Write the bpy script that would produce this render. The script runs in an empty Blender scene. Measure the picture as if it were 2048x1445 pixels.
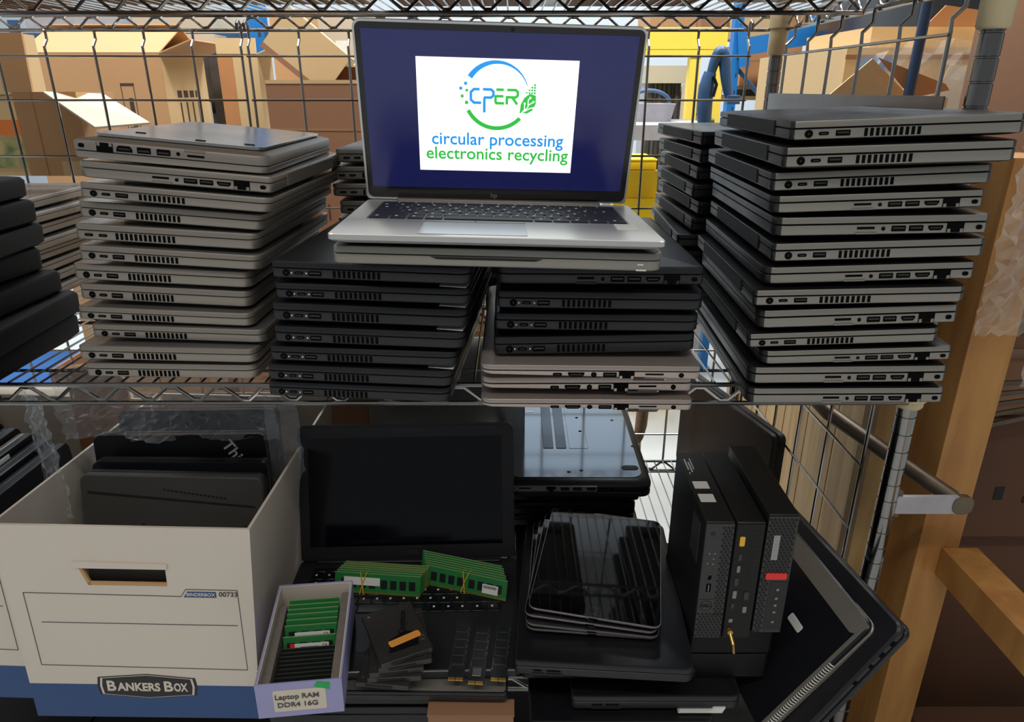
import bpy, bmesh, math, random
from mathutils import Vector, Matrix, Euler
import numpy as np
rnd = random.Random(7)
S = bpy.context.scene
C = S.collection
R = math.radians
# ------------------------------------------------------------------ camera, world, lights, exposure
# metres; the camera is the origin, the concrete floor lies at z = -1.45
FPX, PITCH = 1405.0, R(21.2)
cam = bpy.data.cameras.new('camera')
cam.sensor_width = 36.0; cam.lens = 36.0*FPX/2048; cam.clip_start = .02
cam_o = bpy.data.objects.new('camera', cam); C.objects.link(cam_o)
cam_o.rotation_euler = (math.pi/2-PITCH, 0, 0)
S.camera = cam_o
S.view_settings.view_transform = 'Standard'; S.view_settings.look = 'None'
S.view_settings.gamma = 1.0; S.view_settings.exposure = 0.0; S.view_settings.use_curve_mapping = False
w = bpy.data.worlds.new('warehouse_air'); S.world = w; w.use_nodes = True
w.node_tree.nodes['Background'].inputs[0].default_value = (.92, .96, 1.0, 1)
w.node_tree.nodes['Background'].inputs[1].default_value = .24
def area(name, loc, rot, sx, sy, power, col=(1, .97, .92)):
    l = bpy.data.lights.new(name, 'AREA'); l.shape = 'RECTANGLE'; l.size = sx; l.size_y = sy; l.energy = power; l.color = col
    o = bpy.data.objects.new(name, l); C.objects.link(o); o.location = loc; o.rotation_euler = rot
    return o
area('aisle_ceiling_light', (-.25, -.75, 1.75), (R(-30), 0, 0), 2.6, .35, 58, (1, .93, .84))
area('aisle_ceiling_light', (.1, -2.3, 2.2), (R(-52), 0, 0), 3.4, .4, 135, (1, .93, .84))
area('rear_aisle_ceiling_light', (-.2, 1.62, 2.2), (R(24), 0, 0), 4.6, .35, 150, (1, .97, .93))
area('rear_aisle_ceiling_light', (.4, 5.2, 4.9), (R(14), 0, 0), 6.0, 1.2, 800, (.92, .97, 1))
# ------------------------------------------------------------------ projection helpers: a photo pixel to a place at a known depth or height
cp, sp = math.cos(PITCH), math.sin(PITCH)
def ray(u, v):
    y = (v-722.5)/FPX
    return Vector(((u-1024)/FPX, cp-y*sp, -sp-y*cp))
def atY(u, v, Y): r = ray(u, v); return r*(Y/r.y)
def atZ(u, v, Z): r = ray(u, v); return r*(Z/r.z)
# ------------------------------------------------------------------ materials
def lin(c): return tuple(((x/255)/12.92 if x/255 <= .04045 else ((x/255+.055)/1.055)**2.4) for x in c)
def mat(name, rgb, rough=.5, metal=0, var=0.0, scale=30, bump=0.0, bscale=300, spec=.5, emit=0, trans=0, alpha=1, rough_var=0, coat=0):
    m = bpy.data.materials.new(name); m.use_nodes = True
    nt = m.node_tree; b = nt.nodes['Principled BSDF']; L = nt.links.new
    col = lin(rgb)+(1,)
    b.inputs['Base Color'].default_value = col; b.inputs['Roughness'].default_value = rough
    b.inputs['Metallic'].default_value = metal; b.inputs['Specular IOR Level'].default_value = spec
    b.inputs['Coat Weight'].default_value = coat
    if emit: b.inputs['Emission Color'].default_value = col; b.inputs['Emission Strength'].default_value = emit
    if trans: b.inputs['Transmission Weight'].default_value = trans
    b.inputs['Alpha'].default_value = alpha
    if var or bump or rough_var:
        tc = nt.nodes.new('ShaderNodeTexCoord')
        if var or rough_var:
            n = nt.nodes.new('ShaderNodeTexNoise'); n.inputs['Scale'].default_value = scale; n.inputs['Detail'].default_value = 5
            L(tc.outputs['Object'], n.inputs['Vector'])
        if var:
            mx = nt.nodes.new('ShaderNodeMix'); mx.data_type = 'RGBA'
            mx.inputs[6].default_value = tuple(c*(1-var) for c in col[:3])+(1,); mx.inputs[7].default_value = tuple(min(1, c*(1+var)) for c in col[:3])+(1,)
            L(n.outputs['Fac'], mx.inputs[0]); L(mx.outputs[2], b.inputs['Base Color'])
        if rough_var:
            mr = nt.nodes.new('ShaderNodeMapRange'); mr.inputs[3].default_value = max(.02, rough-rough_var); mr.inputs[4].default_value = rough+rough_var
            L(n.outputs['Fac'], mr.inputs[0]); L(mr.outputs[0], b.inputs['Roughness'])
        if bump:
            n2 = nt.nodes.new('ShaderNodeTexNoise'); n2.inputs['Scale'].default_value = bscale; n2.inputs['Detail'].default_value = 4
            L(tc.outputs['Object'], n2.inputs['Vector'])
            bp = nt.nodes.new('ShaderNodeBump'); bp.inputs['Strength'].default_value = bump; bp.inputs['Distance'].default_value = .001
            L(n2.outputs['Fac'], bp.inputs['Height']); L(bp.outputs['Normal'], b.inputs['Normal'])
    return m
def wood(name, rgb, rgb2, scale=(8, 8, 1.2), rough=.6):
    m = mat(name, rgb, rough); nt = m.node_tree; b = nt.nodes['Principled BSDF']; L = nt.links.new
    tc = nt.nodes.new('ShaderNodeTexCoord'); mp = nt.nodes.new('ShaderNodeMapping'); mp.inputs['Scale'].default_value = scale
    n = nt.nodes.new('ShaderNodeTexNoise'); n.inputs['Scale'].default_value = 6; n.inputs['Detail'].default_value = 8; n.inputs['Distortion'].default_value = .6
    r = nt.nodes.new('ShaderNodeValToRGB'); r.color_ramp.elements[0].position = .35; r.color_ramp.elements[1].position = .68
    r.color_ramp.elements[0].color = lin(rgb2)+(1,); r.color_ramp.elements[1].color = lin(rgb)+(1,)
    L(tc.outputs['Object'], mp.inputs[0]); L(mp.outputs[0], n.inputs['Vector']); L(n.outputs['Fac'], r.inputs[0]); L(r.outputs[0], b.inputs['Base Color'])
    return m
def film(name, rgb, amount=.45, rough=.12):
    m = bpy.data.materials.new(name); m.use_nodes = True; nt = m.node_tree; L = nt.links.new
    nt.nodes.remove(nt.nodes['Principled BSDF']); out = nt.nodes['Material Output']
    t = nt.nodes.new('ShaderNodeBsdfTransparent'); g = nt.nodes.new('ShaderNodeBsdfPrincipled')
    g.inputs['Base Color'].default_value = lin(rgb)+(1,); g.inputs['Roughness'].default_value = rough; g.inputs['Specular IOR Level'].default_value = 1.0
    fr = nt.nodes.new('ShaderNodeLayerWeight'); fr.inputs[0].default_value = .35
    mr = nt.nodes.new('ShaderNodeMapRange'); mr.inputs[3].default_value = amount*.5; mr.inputs[4].default_value = min(1, amount*1.8)
    mx = nt.nodes.new('ShaderNodeMixShader')
    L(fr.outputs['Facing'], mr.inputs[0]); L(mr.outputs[0], mx.inputs[0]); L(t.outputs[0], mx.inputs[1]); L(g.outputs[0], mx.inputs[2]); L(mx.outputs[0], out.inputs[0])
    return m
M = dict(
 worn=mat('worn_black_plastic', (62, 60, 58), .5, 0, .1, 20, .05, 900), dock=mat('dull_black_plastic', (9, 9, 9), .6, 0, .12, 12, spec=.3),
 silver=mat('silver_laptop_shell', (148, 141, 132), .42, .5, .06, 14, .05, 900),
 silver_top=mat('scuffed_silver_cover', (172, 172, 170), .22, .75, .10, 9, .04, 600, rough_var=.12),
 steel_grey=mat('steel_grey_shell', (140, 137, 129), .42, .4, .05, 14, .05, 900),
 char_top=mat('charcoal_laptop_cover', (24, 23, 24), .42, 0, .12, 12, .08, 900, rough_var=.12),
 black=mat('black_laptop_plastic', (30, 30, 34), .42, 0, .12, 12, .08, 1200, rough_var=.1, spec=.4),
 black_top=mat('matte_black_cover', (22, 23, 27), .34, 0, .15, 9, .05, 900, rough_var=.12, spec=.4),
 gap=mat('dark_rubber_gap', (12, 12, 13), .7),
 port=mat('port_opening', (5, 5, 6), .8, spec=.1),
 port_metal=mat('port_metal', (130, 128, 124), .3, .9),
 hp=mat('pinkish_silver_shell', (176, 163, 156), .35, .6, .05, 14),
 deck=mat('pale_silver_deck', (205, 206, 204), .34, .6, .03, 20),
 pad=mat('touchpad_glass', (190, 200, 208), .22, .35),
 key=mat('key_cap', (34, 36, 46), .5), keyprint=mat('key_print', (215, 220, 228), .5), key_gap=mat('keyboard_well', (120, 124, 130), .5, .3),
 bezel=mat('screen_bezel', (16, 16, 22), .25), lcd_off=mat('unlit_screen', (5, 6, 11), .12, 0, spec=.3),
 white=mat('white_sticker', (222, 222, 216), .5), green_st=mat('green_sticker', (24, 168, 84), .5),
 chrome=mat('chrome_wire', (158, 156, 152), .2, 1.0, .12, 40), chrome_post=mat('post_chrome', (128, 126, 124), .16, 1.0, .1, 30), chrome_dk=mat('dull_chrome_wire', (120, 118, 116), .32, .95, .15, 30),
 collar=mat('cream_plastic_collar', (205, 190, 150), .45, 0, .08, 30),
 carton=mat('tan_cardboard', (190, 148, 104), .8, 0, .06, 5, .1, 200), carton_dk=mat('brown_cardboard', (150, 110, 82), .8, 0, .08, 5, .1, 200),
 carton_lt=mat('pale_cardboard', (206, 178, 132), .8, 0, .05, 5, .1, 200), carton_or=mat('orange_tan_cardboard', (186, 130, 82), .8, 0, .08, 5, .1, 200),
 carton_wh=mat('white_lined_cardboard', (186, 174, 154), .7, 0, .03, 5), ink=mat('black_print', (70, 55, 45), .7), tape=mat('clear_brown_tape', (160, 126, 92), .3),
 bb=mat('white_box_board', (214, 204, 190), .65, 0, .03, 6, .06, 160), bb_in=mat('box_board_inside', (205, 196, 180), .75, 0, .04, 6),
 bb_blue=mat('navy_box_print', (46, 78, 128), .6, 0, .08, 10), bb_ink=mat('grey_box_line', (84, 80, 84), .6), bb_black=mat('badge_black', (30, 27, 28), .5), kraft=mat('kraft_edge', (190, 150, 96), .7),
 lilac=mat('lilac_card', (158, 156, 200), .5, 0, .04, 12), foam=mat('grey_foam', (118, 112, 104), .95, 0, .2, 120, .4, 400),
 label=mat('cream_label', (214, 204, 184), .55, 0, .04, 30),
 pcb=mat('green_circuit_board', (38, 118, 58), .35, 0, .12, 60), pcb2=mat('olive_circuit_board', (92, 116, 52), .35, 0, .12, 60), pcb_bk=mat('black_circuit_board', (30, 34, 34), .3), chip=mat('memory_chip', (30, 32, 34), .3), gold=mat('gold_contact', (206, 160, 84), .3, .8),
 band=mat('yellow_rubber', (206, 164, 50), .5), orange=mat('orange_sticker', (240, 164, 66), .5), red=mat('red_sticker', (235, 44, 36), .45), yellow_p=mat('yellow_port', (235, 180, 40), .4), grey_logo=mat('grey_badge', (150, 150, 150), .4, .3),
 ssd=mat('dark_grey_metal', (66, 62, 60), .45, .5, .1, 40), ssd2=mat('blue_grey_metal', (84, 88, 104), .4, .5),
 tab_glass=mat('tablet_glass', (6, 7, 9), .04, 0, spec=.7), tab_edge=mat('tablet_aluminium', (196, 188, 190), .3, .8),
 mini=mat('black_steel_case', (19, 18, 18), .5, 0, .12, 20, .06, 900), mesh_face=mat('black_grille', (46, 46, 47), .5, 0), hole=mat('grille_hole', (8, 8, 8), .7), under=mat('glossy_grey_underside', (126, 136, 146), .10, .75, .06, 14), under_strip=mat('dark_rubber_strip', (66, 80, 94), .3, .5),
 floor=mat('sealed_concrete', (196, 200, 200), .35, 0, .08, 3, .05, 60), wallm=mat('pale_grey_wall', (178, 184, 190), .8, 0, .04, 1.5),
 blue=mat('blue_rack_paint', (22, 116, 192), .45, 0, .06, 12), blue_dk=mat('dull_blue_paint', (52, 84, 122), .5, 0, .1, 12), yellow=mat('yellow_frame_paint', (246, 218, 84), .45, 0, .06, 10), yellow2=mat('yellow_tote_plastic', (236, 200, 30), .4), handle_blue=mat('blue_grip_plastic', (58, 94, 136), .35, 0, .12, 30), blue_pole=mat('dark_blue_pole', (34, 58, 88), .4), pcb_edge=mat('pale_board_edge', (128, 160, 104), .5), bin_blue=mat('blue_bin_plastic', (14, 78, 142), .5), green=mat('green_pole_paint', (76, 128, 70), .45),
 wood=wood('orange_pine', (188, 138, 76), (164, 112, 56), (5, 5, .7)), plank=wood('weathered_plank', (186, 156, 104), (150, 118, 74), (4, 4, .35)), wood_dk=mat('dark_brown_cardboard', (92, 60, 40), .8, 0, .12, 6, .1, 200),
 rust=mat('scuffed_steel', (110, 98, 84), .45, .7, .3, 30), grey_paint=mat('grey_paint', (172, 172, 178), .5, .2, .2, 30), beige=mat('beige_enamel', (190, 184, 166), .5), dark=mat('dark_machine_paint', (70, 68, 66), .5, .3, .3, 20),
 film=film('clear_shrink_film', (226, 222, 212), .34, .22), bag=film('clear_bag_film', (222, 226, 232), .34, .09), blackfilm=mat('black_stretch_film', (36, 38, 42), .18, 0, .3, 6, .5, 12), strap=mat('woven_strap', (150, 124, 100), .8, 0, .25, 90),
 printgreen=wood('faded_green_print', (200, 174, 126), (96, 126, 76), (4, 4, 4), .8), printorange=mat('orange_print', (214, 120, 50), .7),
 lcd=mat('lit_navy_screen', (30, 34, 92), .2, 0, .35, 4, emit=.34), lcd_white=mat('lit_white_picture', (250, 251, 252), .3, emit=1.05), lcd_blue=mat('lit_blue_logo', (30, 136, 214), .3, emit=.95), lcd_green=mat('lit_green_logo', (48, 176, 64), .3, emit=.9), lamp=mat('lamp_glow', (255, 250, 240), .5, emit=9),
)
# ------------------------------------------------------------------ mesh builder
class MB:
    def __init__(s): s.v = []; s.f = []; s.m = []
    def add(s, vs, fs, m=0):
        k = len(s.v); s.v += [tuple(x) for x in vs]; s.f += [tuple(i+k for i in f) for f in fs]; s.m += [m]*len(fs)
        return s
    def box(s, a, b, m=0):
        x0, y0, z0 = a; x1, y1, z1 = b
        return s.add([(x0,y0,z0),(x1,y0,z0),(x1,y1,z0),(x0,y1,z0),(x0,y0,z1),(x1,y0,z1),(x1,y1,z1),(x0,y1,z1)],
              [(0,3,2,1),(4,5,6,7),(0,1,5,4),(1,2,6,5),(2,3,7,6),(3,0,4,7)], m)
    def loft(s, loops, m=0, caps=True):
        n = len(loops[0]); vs = [p for l in loops for p in l]; fs = []
        for k in range(len(loops)-1):
            for i in range(n):
                j = (i+1) % n; fs.append((k*n+i, k*n+j, (k+1)*n+j, (k+1)*n+i))
        if caps: fs.append(tuple(range(n-1, -1, -1))); fs.append(tuple((len(loops)-1)*n+i for i in range(n)))
        return s.add(vs, fs, m)
    def prism(s, poly, z0, z1, m=0): return s.loft([[(x, y, z0) for x, y in poly], [(x, y, z1) for x, y in poly]], m)
    def prismY(s, poly, y0, y1, m=0):   # poly in x,z
        return s.loft([[(x, y1, z) for x, z in poly], [(x, y0, z) for x, z in poly]], m)
    def slab(s, w, d, z0, z1, r=.004, e=.0006, cx=0, cy=0, m=0, n=4):
        L = [[(x+cx, y+cy, z) for x, y in rrect(w-2*i, d-2*i, max(r-i, .0002), n)] for i, z in ((e, z0), (0, z0+e), (0, z1-e), (e, z1))]
        return s.loft(L, m)
    def tube(s, pts, r, n=6, m=0, closed=False):
        pts = [Vector(p) for p in pts]; k = len(pts); loops = []; up = None
        for i, p in enumerate(pts):
            if closed: t = (pts[(i+1) % k]-pts[i-1])
            else: t = (pts[min(i+1, k-1)]-pts[max(i-1, 0)])
            t.normalize()
            if up is None:
                up = Vector((0, 0, 1)) if abs(t.z) < .9 else Vector((1, 0, 0))
            a = t.cross(up)
            if a.length < 1e-6: a = t.orthogonal()
            a.normalize(); b = a.cross(t); up = b
            rr = r[i] if isinstance(r, (list, tuple)) else r
            loops.append([p+(a*math.cos(2*math.pi*j/n)+b*math.sin(2*math.pi*j/n))*rr for j in range(n)])
        if closed: loops.append(loops[0])
        return s.loft(loops, m, not closed)
    def tube2(s, pts, r, n=8, m=0, sub=5):   # the same along a smooth curve through the points
        P = [Vector(p) for p in pts]; r = r if isinstance(r, list) else [r]*len(P); A = []; B = []
        for i in range(len(P)-1):
            p0, p1, p2, p3 = P[max(i-1, 0)], P[i], P[i+1], P[min(i+2, len(P)-1)]
            for k in range(sub):
                t = k/sub; A.append(.5*((2*p1)+(p2-p0)*t+(2*p0-5*p1+4*p2-p3)*t*t+(3*p1-p0-3*p2+p3)*t**3)); B.append(r[i]+(r[i+1]-r[i])*t)
        return s.tube(A+[P[-1]], B+[r[-1]], n, m)
    def cyl(s, p0, p1, r, n=12, m=0): return s.tube([p0, p1], r, n, m)
    def ribbon(s, pts, w, z0, z1, m=0):   # flat stroke in the x,y plane
        P = [Vector((p[0], p[1])) for p in pts]; A = []; B = []
        for i, p in enumerate(P):
            ww = w[i] if isinstance(w, (list, tuple)) else w
            d1 = (P[i]-P[i-1]).normalized() if i else (P[1]-P[0]).normalized(); d2 = (P[i+1]-P[i]).normalized() if i < len(P)-1 else d1
            t = (d1+d2); t = t.normalized() if t.length > 1e-6 else d1
            nn = Vector((-t.y, t.x)); sc = 1/max(.4, nn.dot(Vector((-d1.y, d1.x))))
            A.append(p+nn*ww/2*sc); B.append(p-nn*ww/2*sc)
        for i in range(len(P)-1):
            q = [B[i], B[i+1], A[i+1], A[i]]; s.prism([(a.x, a.y) for a in q], z0, z1, m)
        return s
    def xf(s, M4, i0=0):
        s.v = s.v[:i0]+[tuple(M4 @ Vector(p)) for p in s.v[i0:]]; return s
    def build(s, name, mats, parent=None, ang=38, smooth=True):
        me = bpy.data.meshes.new(name); me.from_pydata(s.v, [], s.f); 
        mats = mats if isinstance(mats, (list, tuple)) else [mats]
        for m in mats: me.materials.append(M[m] if isinstance(m, str) else m)
        me.polygons.foreach_set('material_index', s.m)
        bm = bmesh.new(); bm.from_mesh(me); bmesh.ops.recalc_face_normals(bm, faces=bm.faces)
        ca = math.cos(R(ang))
        for f in bm.faces: f.smooth = smooth
        for e in bm.edges:
            if len(e.link_faces) == 2 and e.link_faces[0].normal.dot(e.link_faces[1].normal) < ca: e.smooth = False
        bm.to_mesh(me); bm.free(); me.update()
        o = bpy.data.objects.new(name, me); C.objects.link(o)
        if parent: o.parent = parent
        return o
def rrect(w, d, r, n=4, cx=0, cy=0):
    out = []
    rs = r if isinstance(r, (list, tuple)) else (r, r, r, r)   # order: +x+y, -x+y, -x-y, +x-y
    for (sx, sy, a0), r in zip(((1, 1, 0), (-1, 1, 90), (-1, -1, 180), (1, -1, 270)), rs):
        for k in range(n+1):
            a = R(a0+90*k/n); out.append((cx+sx*(w/2-r)+r*math.cos(a), cy+sy*(d/2-r)+r*math.sin(a)))
    return out
def tag(o, label=None, cat=None, group=None, kind=None):
    if label: o['label'] = label
    if cat: o['category'] = cat
    if group: o['group'] = group
    if kind: o['kind'] = kind
    return o
def thing(name, label, cat, loc=(0,0,0), rot=(0,0,0), group=None, scale=None):
    o = bpy.data.objects.new(name, None); C.objects.link(o); o.empty_display_size = .02
    o.location = loc; o.rotation_euler = [R(a) for a in rot]
    if scale: o.scale = scale
    return tag(o, label, cat, group)
def copy_tree(o, parent=None):
    c = o.copy(); C.objects.link(c); c.parent = parent
    for ch in list(o.children): copy_tree(ch, c)
    return c
def dup(proto, label, loc, rot, group=None, scale=None, used=set()):
    if proto.name in used: o = copy_tree(proto)
    else: o = proto; used.add(proto.name)
    o.location = loc; o.rotation_euler = [R(a) for a in rot]
    if scale: o.scale = scale
    return tag(o, label, None, group)
def lettering(text, size, mt, parent, loc, rot=(0,0,0), name='lettering', depth=.0003, align='CENTER', sx=1, bold=0, spacing=1):
    cu = bpy.data.curves.new('lettering_curve', 'FONT'); cu.body = text; cu.size = size; cu.extrude = depth; cu.align_x = align; cu.align_y = 'CENTER'; cu.offset = bold; cu.space_character = spacing; cu.resolution_u = 4
    t = bpy.data.objects.new('lettering_curve', cu); C.objects.link(t)
    me = bpy.data.meshes.new_from_object(t); bpy.data.objects.remove(t); bpy.data.curves.remove(cu)
    me.materials.clear(); me.materials.append(M[mt])
    o = bpy.data.objects.new(name, me); C.objects.link(o); o.parent = parent; o.location = loc; o.rotation_euler = [R(a) for a in rot]; o.scale = (sx, 1, 1)
    return o
def fit(o, wd):
    xs = [v.co.x for v in o.data.vertices]; c = (max(xs)+min(xs))/2; k = wd/(max(xs)-min(xs))
    for v in o.data.vertices: v.co.x = (v.co.x-c)*k
    return o
ORD = ['top', 'second', 'third', 'fourth', 'fifth', 'sixth', 'seventh', 'eighth', 'ninth', 'tenth', 'eleventh', 'twelfth', 'thirteenth', 'fourteenth']
# ------------------------------------------------------------------ the setting
b = MB().box((-6, -3, -1.5), (6, 9, -1.45)); tag(b.build('floor', 'floor'), kind='structure')
b = MB().box((-6, 8.9, -1.45), (6, 9, 5.4)); tag(b.build('wall_back', 'wallm'), kind='structure')
b = MB().box((-6.1, -3, -1.45), (-6, 9, 3.4)); tag(b.build('wall_left', 'wallm'), kind='structure')
b = MB().box((6, -3, -1.45), (6.1, 9, 3.4)); tag(b.build('wall_right', 'wallm'), kind='structure')
# ------------------------------------------------------------------ wire shelving rack
XL, XR, YF, YB = -1.36, .522, .825, 1.49
ZM, ZL, ZT = -.348, -.832, .135          # top faces of the three shelves
rack = thing('wire_shelving_rack', 'chrome wire shelving rack carrying the stacked laptops', 'shelf', (0, 1.15, -1.45))
def RP(b, name, mats, parent=rack):
    M4 = Matrix.Translation((0, -1.15, 1.45)) if parent == rack else Matrix.Identity(4)
    return b.xf(M4).build(name, mats, parent)
def post(x, y, z0=-1.44, z1=.35):
    b = MB(); r = .0127
    loops = []; z = z0; pr = []
    while z < z1:
        pr += [(z, r), (z+.0225, r), (z+.0232, r-.0011), (z+.0247, r-.0011)]; z += .0254
    for zz, rr in pr: loops.append([(x+rr*math.cos(a*math.pi/8), y+rr*math.sin(a*math.pi/8), zz) for a in range(16)])
    b.loft(loops); return b
for (x, y) in ((XR-.003, YF+.012), (XR-.012, YB-.012), (XL, YF+.012), (XL, YB-.012)):
    p = RP(post(x, y), 'post', 'chrome_post')
    for z in (ZT, ZM, ZL):
        c = MB(); c.loft([[(x+q*math.cos(a*math.pi/10), y+q*math.sin(a*math.pi/10), zz) for a in range(20)] for zz, q in ((z-(.075 if z == ZT else .040), .0150), (z-(.072 if z == ZT else .037), .0172), (z-.028, .0172), (z-.028, .0205), (z-.022, .0208), (z+.006, .0185))])
        c.xf(Matrix.Translation((0, -1.15, 1.45))).build('collar', 'collar', p)
def zigzag(p0, p1, ztop, zbot, per):
    p0 = Vector(p0); p1 = Vector(p1); L = (p1-p0).length; n = int(L/per); pts = []
    for i in range(n+1):
        for (f, z) in ((0, ztop), (.12, ztop), (.46, zbot), (.62, zbot), (.93, ztop)):
            t = (i+f)*per/L
            if t <= 1: q = p0.lerp(p1, t); pts.append((q.x, q.y, z))
    return pts
def shelf_deck(z):
    deck = MB(); x = XL+.02
    while x < XR-.01:
        deck.tube([(x, YF+.002, z-.002), (x, YB-.002, z-.002)], .00155, 5); x += .0205
    for y in (YF+.05, YB-.05): deck.tube([(XL, y, z-.0052), (XR, y, z-.0052)], .0021, 6)
    d = RP(deck, 'shelf_deck', 'chrome')
    rim = MB()
    for y in (YF, YB, (YF+YB)/2):
        zb = z-.030
        rim.tube([(XL, y, z-.0045), (XR, y, z-.0045)], .0032, 8); rim.tube([(XL, y, zb), (XR, y, zb)], .0032, 8)
        rim.tube(zigzag((XL, y, 0), (XR, y, 0), z-.0085, zb+.005, .0615), .0025, 6)
    for x in (XR, XL):
        rim.tube([(x, YF, z-.0045), (x, YB, z-.0045)], .0032, 8); rim.tube([(x, YF, z-.030), (x, YB, z-.030)], .0032, 8)
        rim.tube(zigzag((x, YF, 0), (x, YB, 0), z-.0085, z-.025, .0615), .0025, 6)
    RP(rim, 'shelf_rim', 'chrome')
for z in (ZT, ZM, ZL): shelf_deck(z)
b = MB().box((XR-.030, YF+.03, -.043), (XR-.028, YB-.05, -.008)); RP(b, 'side_ledge', 'chrome_dk')
for x, y, wx, dy, h, m, lab in ((-1.02, .86, .46, .55, .25, 'carton_dk', 'added brown carton on the top shelf, above the far left corner'), (-.46, .90, .44, .45, .22, 'carton', 'added tan carton on the top shelf, above the silver stack'), (.06, .88, .50, .5, .24, 'carton_dk', 'added brown carton on the top shelf, above the open laptop'), (.42, .92, .15, .40, .2, 'carton', 'added tan carton on the top shelf, near the right posts')):  # cartons added to block the bright background above the top deck
    t = thing('carton', lab, 'box', (x, y, ZT), group='added cartons on the top shelf'); MB().slab(wx, dy, .0003, h, .004, cy=dy/2).build('body', m, t); MB().box((-.03, -.001, .0002), (.03, dy+.001, h+.001)).build('tape', 'tape', t)
# hanging wire grid panels
def hook(b, x, y, z, dy=.012):
    b.tube([(x, y, z), (x, y-.002, z+.018), (x, y+dy*.3, z+.03), (x, y+dy, z+.026), (x, y+dy*1.1, z+.012)], .0023, 6)
def grid_panel(name, label, xs, zs, zt, zb, plane, along, loops=(), hooks=()):
    t = thing(name, label, 'wire panel', (plane if along == 'y' else (xs[0]+xs[-1])/2, plane if along == 'x' else (xs[0]+xs[-1])/2, zb))
    f = (lambda a, d, z: (a, plane+d, z)) if along == 'x' else (lambda a, d, z: (plane+d, a, z))
    T = Matrix.Translation(-t.location)
    v = MB(); sg = 1 if along == 'x' else 1
    for a in xs:
        v.tube([f(a, 0, zb), f(a, 0, .062), f(a, -.001, .075), f(a, .012, .088), f(a, .012, zt)], .0026, 7)
    for a0, a1 in loops: v.tube([f(a0, .012, zt-.004), f(a0+.003, .012, zt), f(a1-.003, .012, zt), f(a1, .012, zt-.004)], .0026, 7)
    v.xf(T).build('upright_wires', 'chrome', t)
    h = MB()
    for z in zs: h.tube([f(xs[0]-.004, -.003, z), f(xs[-1]+.004, -.003, z)], .0021, 7)
    h.xf(T).build('cross_wires', 'chrome', t)
    for a in hooks:
        k = MB(); k.tube([f(a, .012, zt-.01), f(a, .012, zt+.008), f(a, .002, zt+.016), f(a, -.008, zt+.010), f(a, -.008, zt-.004)], .0028, 7); k.xf(T).build('hook', 'chrome', t)
    return t
ZS = [.058, -.021, -.126, -.230, -.334, -.438, -.542, -.646, -.750]
xs = [-.503+.0955*i for i in range(11)]
grid_panel('wire_grid_panel', 'wire grid panel hung across the back behind the open laptop', xs, ZS, .104, -.82, 1.465, 'x', [(xs[i], xs[i+1]) for i in (2, 5, 8)], (xs[0], xs[-1]))
xs = [-.517-.0935*i for i in range(9)][::-1]
grid_panel('wire_grid_panel', 'wire grid panel hung across the back behind the silver stack at the left', xs, ZS, .104, -.82, 1.465, 'x', [(xs[i], xs[i+1]) for i in (1, 3, 5, 6)], (xs[0], xs[-1]))
grid_panel('wire_grid_panel', 'wire grid panel hung on the right end of the rack', [.89, 1.005, 1.111, 1.216, 1.31, 1.41], [.058, -.09, -.194, -.298, -.402, -.506, -.61, -.714], .108, -.80, XR-.018, 'y', [(1.005, 1.111)], (1.31, .89))
# ------------------------------------------------------------------ closed laptops
VENT = [('power_jack', .076, .0082, .0082, 'o'), ('charging_port', .140, .0098, .0034, 'p'), ('usb_port', .222, .0140, .0056, 'u'), ('vent', (.312, .560, 10), 0, .0078, 'v')]
TWIN = [('charging_port', .078, .0100, .0034, 'p'), ('charging_port', .155, .0100, .0034, 'p'), ('vent', (.225, .56, 13), 0, .0078, 'v')]
ETH = [('card_slot', .43, .0185, .0024, 'c'), ('headphone_jack', .512, .0042, .0042, 'o'), ('usb_port', .583, .0150, .0058, 'u'), ('usb_port', .664, .0150, .0058, 'u'), ('video_port', .754, .0155, .0050, 'h'), ('ethernet_port', .845, .0180, .0098, 'e'), ('lock_slot', .954, .0066, .0046, 'p')]
PROB = [('charging_port', .35, .0100, .0036, 'p'), ('video_port', .435, .0180, .0052, 'h'), ('headphone_jack', .515, .0062, .0062, 'o'), ('usb_port', .588, .0148, .0056, 'u'), ('ethernet_port', .664, .0170, .0084, 'e'), ('card_slot', .79, .0200, .0018, 'c'), ('tray', .765, .034, .0026, 't'), ('power_jack', .912, .0058, .0058, 'o')]
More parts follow.
